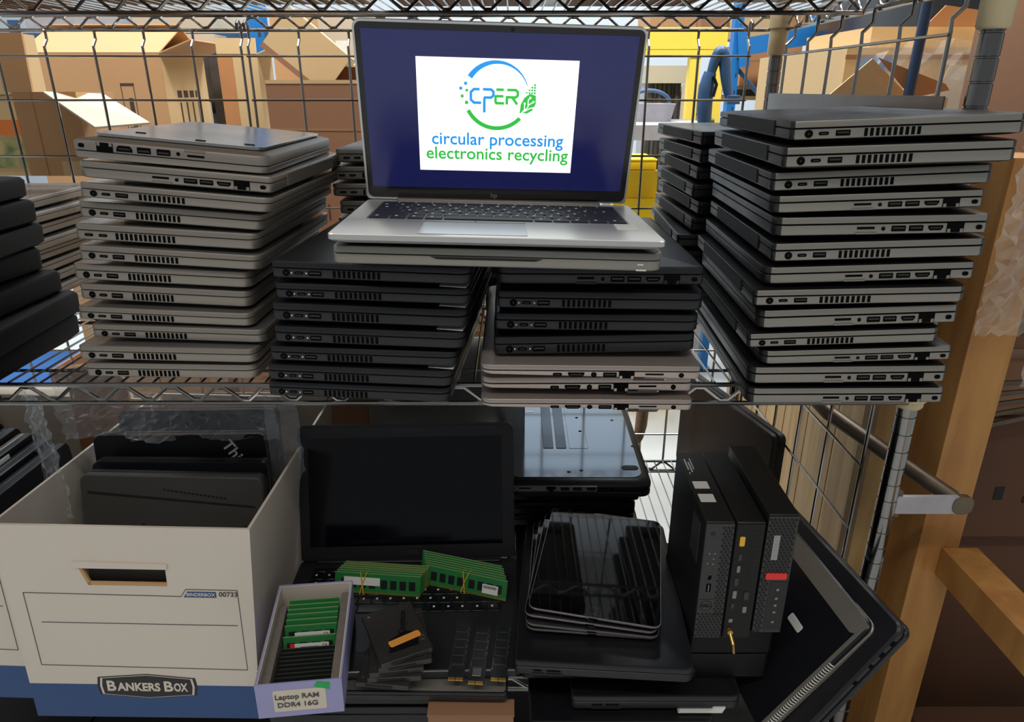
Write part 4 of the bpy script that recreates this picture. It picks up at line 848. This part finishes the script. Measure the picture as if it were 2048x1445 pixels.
# ------------------------------------------------------------------ background: cartons and racking behind the rack
def carton(name, label, u0, u1, v0, v1, Y, depth, m='carton', rz=0, flaps=(), tape=None, zb=None, mside=None, cat='box', group=None):
    vm = (v0+v1)/2; a, c = atY(u0, vm, Y), atY(u1, vm, Y); zt = atY((u0+u1)/2, v0, Y).z; z0 = atY((u0+u1)/2, v1, Y).z if zb is None else zb
    w_ = c.x-a.x; t = thing(name, label, cat, (a.x+w_/2, Y, z0), (0, 0, rz), group); h_ = zt-z0
    # open-topped body with 6 mm walls
    b = MB(); th = .006
    b.box((-w_/2, 0, 0), (w_/2, th, h_)); b.box((-w_/2, depth-th, 0), (w_/2, depth, h_)); b.box((-w_/2, th, 0), (-w_/2+th, depth-th, h_)); b.box((w_/2-th, th, 0), (w_/2, depth-th, h_)); b.box((-w_/2+th, th, 0), (w_/2-th, depth-th, th)); b.build('body', m, t)
    for side, L, ang in flaps:
        f = MB()
        if side in 'fb':
            f.box((-w_/2, 0, -.002), (w_/2, L, .002)); o = f.build('flap', m, t); o.location = (0, 0 if side == 'f' else depth, h_); o.rotation_euler = (R(ang if side == 'f' else 180-ang), 0, 0)
        else:
            f.box((0, 0, -.002), (L, depth, .002)); o = f.build('flap', m, t); o.location = (-w_/2 if side == 'l' else w_/2, 0, h_); o.rotation_euler = (0, R(-ang if side == 'l' else -(180-ang)), 0)
    if tape: k = MB().box((-w_/2-.001, -.0008, tape*h_-.006), (w_/2+.001, .001, tape*h_)); k.build('tape', 'tape', t)
    t['w'] = w_; t['h'] = h_
    return t
def fronts(t, rects, nm, m, y=-.001):      # printed rectangles on a carton's front face, in fractions of its width and height
    w_, h_ = t['w'], t['h']; k = MB()
    for x0, x1, z0, z1 in rects: k.box((-w_/2+x0*w_, y, z0*h_), (-w_/2+x1*w_, y+.0014, z1*h_))
    return k.build(nm, m, t)
t = carton('carton', 'tan carton with an orange band and faded green leaf print at the far left', -60, 62, 66, 352, 1.76, .07, 'carton_lt')
fronts(t, [(.0, .86, .30, .41)], 'orange_band', 'printorange'); fronts(t, [(.0, .9, .06, .28), (.0, .3, .42, .5)], 'leaf_print', 'printgreen')
fronts(t, [(.0, .88, .58, .585), (.88, .885, .06, .58)], 'printed_lines', 'ink')
t = carton('carton', 'brown open carton with a white-lined flap sticking out, behind the silver stack', 42, 168, 184, 352, 1.59, .15, 'carton')
fronts(t, [(.30, .305, 0, 1)], 'crease', 'carton_dk'); fronts(t, [(.55, 1, 0, .18)], 'tape', 'carton_lt')
w_, h_ = t['w'], t['h']
q4 = [atY(u, v, Y)-t.location for u, v, Y in ((86, 183, 1.575), (206, 187, 1.66), (300, 245, 1.57), (190, 254, 1.505))]
f = MB().loft([[p-Vector((0, 0, .004)) for p in q4], q4]).build('white_flap', 'carton_wh', t)
f = MB().box((-w_/2-.015, 0, 0), (-w_/2+.045, .006, .115)).build('standing_flap', 'carton', t); f.location = (.0, 0, h_); f.rotation_euler = (R(-4), 0, 0)
t = carton('carton', 'large brown carton with a crossed-out step symbol and a peaked open top', 62, 336, 106, 330, 2.55, .36, 'carton', flaps=(('f', .20, 24), ('r', .12, 160), ('b', .20, 30)), zb=-1.45)
fronts(t, [(.685, .78, .935, .94), (.685, .78, .79, .795), (.685, .689, .79, .94), (.776, .78, .79, .94)], 'printed_frame', 'ink'); fronts(t, [(.73, .76, .85, .91), (.705, .735, .835, .85), (.70, .725, .815, .835)], 'step_symbol', 'ink')
w_, h_ = t['w'], t['h']
icons = [(.09+i*.05, .125+i*.05, .82, .84) for i in range(4)]+[(.09+i*.05, .125+i*.05, .91, .925) for i in range(4)]+[(.10+i*.05, .112+i*.05, .85, .90) for i in range(4)]+[(y, y+.035, .66-i*.04, .68-i*.04) for i in range(4) for y in (.08, .22)]
for y0, y1, z0, z1 in icons: MB().box((w_/2-.0005, y0, h_*z0), (w_/2+.0012, y1, h_*z1)).build('printed_icon', 'ink', t)
k = MB().box((w_/2-.0005, .17, h_*.70), (w_/2+.0014, .24, h_*.80)); tag(k.build('label', 'white', t), 'white barcode label')
k = MB().box((w_/2-.0002, .004, 0), (w_/2+.0008, .356, h_)); k.build('side_panel', 'carton_lt', t)
t = thing('printer', 'half unpacked printer with a black mechanism between two cartons', 'printer', (-1.335, 2.93, -.42))
t.location = atY(424, 268, 3.03); t.location.z = -.45
k = MB(); k.slab(.14, .3, 0, .36, .02, .004, cx=0, cy=.15); k.build('case', 'grey_paint', t)
k = MB(); k.box((-.05, -.02, .36), (.05, .2, .60)); k.box((.045, -.04, .28), (.085, .1, .56)); k.box((-.07, -.01, .52), (.02, .1, .56)); k.box((.02, -.05, .25), (.07, 0, .28)); k.build('mechanism', 'dark', t)
k = MB(); k.slab(.10, .02, .10, .40, .004, cx=-.015, cy=-.055); k.build('front_panel', 'white', t); k = MB(); k.slab(.16, .14, .60, .65, .01, cx=-.02, cy=.08); k.build('top_cover', 'carton_wh', t)
t = carton('carton', 'tall tan carton with an open flap in front of the blue rack upright', 446, 524, 108, 290, 2.62, .16, 'carton_lt', flaps=(('r', .12, 158), ('f', .05, 85)), zb=-1.45)
fronts(t, [(0, .38, .0, 1)], 'darker_panel', 'carton_or'); fronts(t, [(.62, .8, .42, .50)], 'label', 'carton_wh')  # left part of the front in a darker cardboard colour
t = carton('carton', 'tan carton behind the tall tan one, beside the printer', 398, 470, 88, 150, 3.32, .25, 'carton', zb=-1.45)
t = carton('carton', 'dark brown carton with a taped seam behind the open laptop, left side', 546, 742, 160, 470, 2.10, .36, 'carton_dk', rz=-3, flaps=(('b', .05, 60),), tape=.80, zb=-.62)
fronts(t, [(.0, 1, .985, 1.0)], 'top_edge', 'carton_lt'); fronts(t, [(.52, .535, .40, .47)], 'hole_mark', 'ink')
t = thing('carton', 'tilted tan carton resting on others above the dark brown one', 'box', atY(612, 104, 2.40), (0, 40, 8)); MB().box((-.115, 0, -.060), (.115, .26, .075)).build('body', 'carton_lt', t); MB().box((-.116, -.001, -.076), (.116, .262, -.060)).build('bottom_flap', 'carton_dk', t)
t = thing('carton', 'small pale carton tucked under the tilted carton', 'box', atY(676, 158, 2.80), (0, 25, 0)); MB().box((-.07, 0, -.06), (.10, .2, .07)).build('body', 'carton', t); MB().box((-.04, -.001, -.05), (-.02, .001, .03)).build('printed_mark', 'ink', t)
t = carton('carton', 'pale carton with a white tag high up left of the open laptop', 640, 712, 34, 160, 3.05, .30, 'carton_wh', zb=-.30); fronts(t, [(.45, .78, .62, .85)], 'tag', 'white')
t = carton('carton', 'brown carton seen under the top shelf beside the blue upright', 540, 650, 18, 80, 3.15, .3, 'carton', zb=-.2)
# pallet racking
def rack_upright(label, u0, u1, Y, zt, m='blue'):
    a, c = atY(u0, 150, Y), atY(u1, 150, Y); t = thing('rack_upright', label, 'pallet rack', ((a.x+c.x)/2, Y, -1.45)); w_ = c.x-a.x
    b = MB(); b.box((-w_/2, 0, 0), (w_/2, .004, zt+1.45)); b.box((-w_/2, .004, 0), (-w_/2+.004, .06, zt+1.45)); b.box((w_/2-.004, .004, 0), (w_/2, .06, zt+1.45)); b.build('column', m, t)
    k = MB(); z = .3
    while z < zt+1.45: k.box((w_*.1, -.0008, z), (w_*.28, .002, z+.018)); z += .075
    k.build('holes', 'dark', t); MB().box((-w_/2-.02, -.02, 0), (w_/2+.02, .08, .006)).build('foot_plate', m, t); return t
def rack_beam(label, p, q, h_, m='blue'):
    t = thing('rack_beam', label, 'pallet rack', p); d = Vector(q)-Vector(p); L = d.length; t.rotation_euler = (0, -math.asin(d.z/L), math.atan2(d.y, d.x))
    MB().box((0, 0, -h_), (L, .05, 0)).build('beam', m, t); k = MB().box((0, -.002, -h_-.05), (.05, .0, .05)); k.build('end_plate', m, t); k = MB().box((L-.05, -.002, -h_-.05), (L, .0, .05)); k.build('end_plate', m, t); return t
rack_upright('blue pallet rack upright behind the cartons left of the open laptop', 507, 538, 3.2, 1.0)
rack_beam('dull blue rack beam above the cartons at the upper left', atY(20, 66, 3.3), atY(520, 66, 3.3), .075, 'blue_dk')
rack_upright('bright blue rack upright left of the cream post sleeve', 1460, 1477, 3.6, 1.0); rack_upright('bright blue rack upright right of the cream post sleeve', 1640, 1658, 3.55, 1.0)
rack_beam('blue rack beam with cartons above it, behind the cream post sleeve', atY(1476, 78, 3.58), atY(1642, 50, 3.53), .075)
t = thing('rack_brace', 'thin pale blue diagonal brace of the rack behind the post', 'pallet rack', (0, 0, 0)); t.location = atY(1472, 134, 3.62); d = atY(1530, 205, 3.62)-t.location
MB().tube([(0, 0, 0), d], .010, 8).build('bar', 'blue_dk', t)
t = carton('carton', 'orange brown carton on the pallet behind the cream post sleeve', 1482, 1600, 88, 172, 3.8, .5, 'carton_or', tape=.62)
t = thing('pallet', 'pale wooden pallet under the orange brown carton', 'pallet', atY(1540, 192, 3.75)); 
for i in range(3): MB().box((-.32+i*.28, 0, 0), (-.24+i*.28, .6, .03)).build('block', 'plank', t)
MB().box((-.36, 0, .03), (.36, .6, .045)).build('deck_boards', 'plank', t); MB().box((-.36, 0, -.02), (.36, .6, 0)).build('bottom_boards', 'plank', t)
for (u0, u1, v0, v1, Y, m, lab) in ((1482, 1560, 25, 74, 3.9, 'carton_lt', 'pale carton on the blue beam, left one'), (1562, 1640, 30, 60, 3.85, 'carton_or', 'orange brown carton on the blue beam, right one'), (1300, 1400, 22, 66, 4.2, 'carton', 'brown carton high behind the yellow frame, left one'), (1402, 1455, 30, 66, 4.1, 'carton_dk', 'dark carton high behind the yellow frame, right one'), (50, 240, 18, 66, 3.3, 'grey_paint', 'grey carton on the dull blue beam under the top shelf'), (265, 420, 15, 66, 3.3, 'carton_wh', 'pale carton on the dull blue beam under the top shelf')):
    carton('carton', lab, u0, u1, v0, v1, Y, .4, m)
# yellow frame, machine, bench
t = thing('lifting_frame', 'yellow steel frame with a thick top beam right of the open laptop', 'frame', atY(1386, 170, 3.1)); t.location.z = -1.45
X0 = t.location.x; zb_ = atY(1360, 80, 3.1).z+1.45
MB().box((-.22, -.03, zb_-.035), (.115, .05, zb_+.045)).build('top_beam', 'yellow', t); MB().box((-.22, -.028, zb_-.060), (.115, -.02, zb_-.036)).build('beam_lip', 'yellow', t)
MB().box((-.024, -.02, 0), (.018, .03, zb_-.03)).build('post', 'yellow', t); MB().box((.085, -.02, 0), (.115, .03, zb_-.03)).build('post', 'yellow', t)
t = thing('machine', 'grey machine with a beige head and dark columns behind the yellow frame', 'machine', atY(1328, 200, 3.68)); t.location.z = -1.45; z1 = atY(1328, 140, 3.68).z+1.45
k = MB(); k.slab(.20, .3, z1-.06, z1+.02, .01, cx=0, cy=.1); k.build('head', 'beige', t)
for x in (-.065, -.02, .025, .065): MB().cyl((x, .02, .4), (x, .02, z1-.06), .016, 10).build('column', 'dark', t)
MB().box((-.09, .05, .3), (.09, .2, z1-.06)).build('back_plate', 'grey_paint', t); MB().box((.09, .0, .3), (.12, .2, z1-.1)).build('side_plate', 'beige', t); MB().box((-.13, .0, 0), (.12, .3, .45)).build('base', 'beige', t)
t = thing('carton', 'pale carton standing between yellow post and blue handle', 'box', atY(1405, 225, 3.3)); t.location.z = -1.45; MB().box((-.055, 0, 0), (.065, .2, 1.45+.02)).build('body', 'carton_wh', t); MB().box((-.055, -.001, 1.34), (.065, .001, 1.35)).build('seam', 'ink', t)
t = thing('tub', 'white tub with a grey cable loop behind the grid', 'tub', atY(1300, 244, 2.9)); k = MB(); k.loft([[(x, y, z) for x, y in rrect(.16*q, .2*q, .04, 4)] for z, q in ((0, .86), (.06, 1), (.068, 1.04), (.068, .94), (.03, .84))]); k.build('shell', 'grey_paint', t)
k = MB(); k.tube([(-.06+.08*math.cos(a)+.05, .0, .07+.045*math.sin(a)) for a in [i*math.pi/12 for i in range(13)]], .007, 8); k.build('cable', 'handle_blue', t)
t = thing('workbench', 'pale workbench top behind the dark pile right of the open laptop', 'bench', atY(1330, 246, 2.55)); t.location.z = -1.45; zt_ = atY(1330, 246, 2.72).z+1.45
MB().box((-.22, 0, zt_-.05), (.20, .5, zt_)).build('top', 'grey_paint', t)
for x in (-.2, .17): MB().box((x, .02, 0), (x+.03, .05, zt_-.05)).build('leg', 'grey_paint', t)
# pallet truck handle
t = thing('pallet_truck', 'pallet truck with a blue loop handle on a green pole', 'pallet truck', atY(1418, 220, 2.0)); t.location.z = -1.45
k = MB(); k.tube([(.36, .16, .08), (.13, .06, .9), (-.006, -.005, 1.37)], .021, 12); k.build('pole', 'green', t)
k = MB(); k.tube2([(-.010, -.01, 1.352), (-.016, -.012, 1.40), (-.016, -.013, 1.45), (-.010, -.014, 1.49)], [.017, .021, .021, .016], 12); k.build('grip_body', 'handle_blue', t)
k = MB(); k.tube2([(-.012, -.016, 1.47), (-.002, -.018, 1.515), (.010, -.020, 1.538), (.022, -.020, 1.520), (.032, -.022, 1.470), (.042, -.024, 1.432), (.052, -.024, 1.422)], [.010, .014, .017, .016, .014, .011, .009], 12); k.build('loop_arm', 'handle_blue', t)
k = MB(); k.slab(.034, .03, 1.412, 1.434, .005, cx=.052, cy=-.028); k.build('grip_end', 'handle_blue', t)
k = MB(); k.tube([(-.006, -.034, 1.48), (.004, -.036, 1.46), (-.002, -.036, 1.43)], .004, 8); k.build('lever', 'bezel', t)
k = MB(); k.box((.27, .08, 0), (.45, .24, .10)); k.build('wheel_base', 'bezel', t)
# yellow totes
for i, (v0, v1, Y, lab) in enumerate(((318, 340, 3.17, 'top yellow tote of the pile right of the open laptop'), (341, 396, 3.15, 'middle yellow tote of the pile right of the open laptop'), (397, 640, 3.13, 'tall yellow tote at the bottom of the pile right of the open laptop'))):
    a, c = atY(1228, v0, Y), atY(1312, v1, Y); c.z = max(c.z, -1.449) if i < 2 else -1.449
    t = thing('tote', lab, 'tote', ((a.x+c.x)/2, Y, c.z), group='yellow totes'); w_ = (c.x-a.x); h_ = a.z-c.z-.002
    MB().box((-w_/2, 0, 0), (w_/2, .3, h_*.9)).build('body', 'yellow2', t); MB().box((-w_/2-.004, -.005, h_*.9), (w_/2+.004, .305, h_)).build('rim', 'yellow2', t)
t = thing('bin', 'blue plastic bin standing on the floor behind the lower left of the rack', 'bin', (-1.47, 1.95, -1.45)); MB().loft([[(x, y, z) for x, y in rrect(.36*q, .36*q, .05, 4)] for z, q in ((0, .8), (.62, 1), (.64, 1.05), (.66, 1.05))]).build('body', 'bin_blue', t)
for i in range(4): MB().box((-.14+i*.085, -.186, .12), (-.115+i*.085, -.16, .6)).build('rib', 'bin_blue', t)
for (u0, u1, v0, v1, Y, m, lab) in ((118, 256, 742, 900, 1.75, 'carton_dk', 'dark brown carton on the floor behind the lower left grid'), (268, 466, 735, 930, 1.75, 'carton', 'brown carton on the floor behind the silver stack'), (480, 636, 640, 930, 1.75, 'carton_or', 'orange brown carton on the floor behind the black stack'), (905, 970, 500, 760, 1.75, 'carton', 'tan carton seen through the gap between the two centre stacks')):
    carton('carton', lab, u0, u1, v0, v1, Y, .35, m, zb=-1.45, tape=.8)
t = thing('strap', 'woven brown strap hanging behind the bottom shelf grid', 'strap', atY(1282, 850, 1.58)); 
k = MB(); k.tube([(0, 0, .16), (.002, 0, .06), (0, 0, .0), (-.004, 0, -.035), (-.002, .0, -.05)], [.013, .015, .015, .012, .004], 10); k.build('webbing', 'strap', t); k = MB(); k.tube([(0, 0, -.045), (.004, .01, -.10), (-.01, .03, -.16)], .003, 6); k.build('cord', 'carton_wh', t)
for x, lab in ((-1.05, 'left one'), (-.50, 'middle one'), (.22, 'right one')):  # dark crates added to blot out the bright floor under the rack
    t = thing('added_crate', 'added black crate darkening the floor under the bottom shelf, '+lab, 'crate', (x, 1.15, -1.449), group='added black crates under the bottom shelf'); k = MB(); k.loft([[(a, c, z) for a, c in rrect(.54*q, .66*q, .03, 4)] for z, q in ((0, .93), (.34, 1))]); k.build('body', 'dock', t); MB().slab(.555, .675, .335, .36, .03).build('lid', 'dock', t)
# ------------------------------------------------------------------ right side: crate, wrapped cartons
t = thing('wooden_crate', 'tall wooden crate of vertical planks with an orange corner post, right of the rack', 'crate', (.66, 1.5, -1.45))
rr_ = random.Random(4); y = .995; i = 0
while y < 1.9:
    wd = rr_.uniform(.095, .135); MB().box((.010, y-1.5, 0), (.028, y+wd-1.5-.004, 1.45-.335+rr_.uniform(-.01, .01))).build('plank', 'plank', t); y += wd
MB().box((-.038, .90-1.5, 0), (.024, .985-1.5, 1.37)).build('corner_post', 'wood', t)
MB().box((-.084, 1.0-1.5, 0), (-.022, 1.04-1.5, 1.27)).build('edge_board', 'plank', t); MB().box((-.046, .990-1.5, 0), (-.038, .998-1.5, 1.25)).build('edge_strip', 'wood', t)
MB().box((-.002, -.45-1.5, .745), (.052, .898-1.5, .795)).build('side_rail', 'wood', t)
t = thing('steel_bracket', 'bent steel bar with a worn white end clamped beside the rack post', 'bracket', (.612, .845, -.531))
k = MB(); k.tube([(.004, -.002, -.002), (-.045, .088, .018), (-.100, .185, .042), (-.105, .255, .048)], [.0115, .0125, .0125, .0125], 10); k.build('bar', 'rust', t)
k = MB(); k.prismY(rrect(.092, .027, .006, 4, -.040, -.004), -.016, -.010); k.build('strap_plate', 'grey_paint', t); k = MB(); k.prismY(rrect(.028, .028, .011, 4, .008, -.004), -.0175, -.009); k.build('worn_tip', 'rust', t)
k = MB(); k.box((-.086, -.014, -.024), (-.076, .002, .016)); k.build('clamp', 'rust', t)
t = thing('carton', 'dark brown carton with faint print behind the crate rail at the right edge', 'box', (.98, 1.02, -.72)); MB().box((-.29, 0, 0), (.30, .35, .225)).build('body', 'wood_dk', t); MB().box((-.30, .03, -.73), (.29, .33, 0)).build('pallet_box', 'wood_dk', t)
for a in range(5): MB().box((-.22+a*.05, -.0012, .08-a*.006), (-.205+a*.05, .001, .092+.012*(a % 2)-a*.006)).build('printed_mark', 'gap', t)
t = thing('carton', 'brown carton above the dark one at the right edge', 'box', (1.00, 1.03, -.494)); MB().box((-.29, 0, 0), (.30, .35, .145)).build('body', 'carton_dk', t); MB().box((-.2915, -.0012, .10), (.3, .001, .115)).build('tape', 'tape', t)
t = thing('machine', 'dark machine on the floor under the crate rail at the lower right', 'machine', (.94, .74, -1.449)); MB().slab(.46, .46, 0, .40, .03, .006).build('housing', 'wood_dk', t)
k = MB(); k.tube([(-.08+.10*math.cos(a), -.235, .26+.10*math.sin(a)) for a in [i*math.pi/12 for i in range(24)]], .008, 8, closed=True); k.build('hose_loop', 'rust', t)
t = thing('twig_bundle', 'bundle of dark bent rods hung in front of the brown carton at the right edge', 'rods', (.79, 1.0, -.494))
for i in range(5): MB().tube([(-.06, -.02, .005+i*.018), (.02, -.02, .025+i*.014), (.14, -.02, .045+i*.010)], .004, 6).build('rod', 'rust', t)
# cartons wrapped in film on top of the crate
t = thing('carton', 'large film-wrapped carton with paper sheets on the crate, behind the right grid', 'box', (1.20, 1.74, -.333)); MB().box((-.44, 0, 0), (.42, .6, .42)).build('body', 'carton_lt', t)
k = MB(); k.prismY([(-.255, .20), (-.155, .24), (-.10, .37), (-.20, .385)], -.002, .001); k.build('paper_sheet', 'label', t); k = MB(); k.prismY([(-.40, .22), (-.30, .25), (-.25, .345), (-.34, .32)], -.002, .001); k.build('paper_sheet', 'white', t)
k = MB(); k.prismY(rrect(.075, .03, .012, 4, -.37, .385), -.0025, .001); k.build('blue_tape', 'blue', t); MB().box((-.441, -.0012, .395), (.421, .001, .405)).build('seam', 'carton_dk', t)
t = thing('carton', 'opened carton with a peaked flap in front of the film-wrapped carton', 'box', (.80, 1.60, -.333)); MB().box((-.13, 0, 0), (.13, .08, .315)).build('body', 'carton_lt', t)
k = MB(); k.prismY([(-.13, .315), (.05, .315), (-.045, .392)], .0, .004); k.build('peaked_flap', 'carton_lt', t); k = MB(); k.prismY([(-.043, .392), (.04, .315), (.115, .330), (.105, .342)], -.025, -.021); k.build('side_flap', 'carton_or', t)
t = thing('film_wrap', 'crumpled clear film over the cartons behind the right grid', 'plastic film', (1.16, 1.68, -.32)); MB().add(*[(c.v, c.f) for c in [crumple(34, 16, .80, .42, .03, 11)]][0]).build('sheet', 'film', t, smooth=False)
t = thing('carton', 'carton on top of the film-wrapped one with an open tan flap', 'box', (1.16, 1.85, .088)); MB().box((-.30, 0, 0), (.35, .4, .05)).build('body', 'carton_lt', t); k = MB(); k.prismY([(-.18, .05), (-.02, .05), (-.06, .085), (-.14, .095)], -.01, -.006); k.build('flap', 'carton_or', t)
t = thing('wrapped_pallet', 'pallet load in black stretch film at the upper right', 'pallet load', (2.05, 2.9, -1.449)); k = MB(); k.loft([[(x, y, z) for x, y in rrect(1.5*q, .9, .06, 4)] for z, q in ((.14, .98), (.6, 1.0), (1.2, .99), (1.9, 1.0))]); k.build('wrapped_load', 'blackfilm', t); MB().box((-.75, -.45, 0), (.75, .45, .13)).build('pallet', 'plank', t)
t = thing('pole', 'dark blue pole standing beyond the right grid', 'pole', (0, 0, 0)); p = atY(1832, 100, 1.55); t.location = (p.x, 1.55, -.333); MB().tube([(-.012, 0, 0), (.002, 0, .3), (.008, 0, .62)], .0105, 10).build('shaft', 'blue_pole', t); MB().cyl((-.012, 0, 0), (-.012, 0, .02), .016, 10).build('foot', 'bezel', t)
t = thing('carton', 'brown carton behind the cream sleeve of the front post', 'box', (1.00, .98, -.13)); MB().box((-.235, 0, 0), (.3, .3, .32)).build('body', 'carton_dk', t); MB().box((-.2355, -.001, .19), (.3, .001, .205)).build('tape', 'tape', t)
t = thing('film_wrap', 'crumpled clear film hanging over the crate post beside the right stack', 'plastic film', (.690, .865, -.30)); MB().add(*[(c.v, c.f) for c in [crumple(22, 30, .17, .26, .025, 23)]][0]).build('sheet', 'film', t, smooth=False); MB().add(*[(c.v, c.f) for c in [crumple(12, 12, .10, .10, .02, 29)]][0]).xf(Matrix.Translation((.02, -.03, -.06))).build('fold', 'film', t, smooth=False)
t = thing('carton', 'brown carton behind the hanging clear film at the right edge', 'box', (.86, .98, -.34)); MB().box((-.19, 0, 0), (.3, .3, .205)).build('body', 'wood_dk', t); MB().box((-.1905, -.001, .1), (.3, .001, .11)).build('tape', 'tape', t)
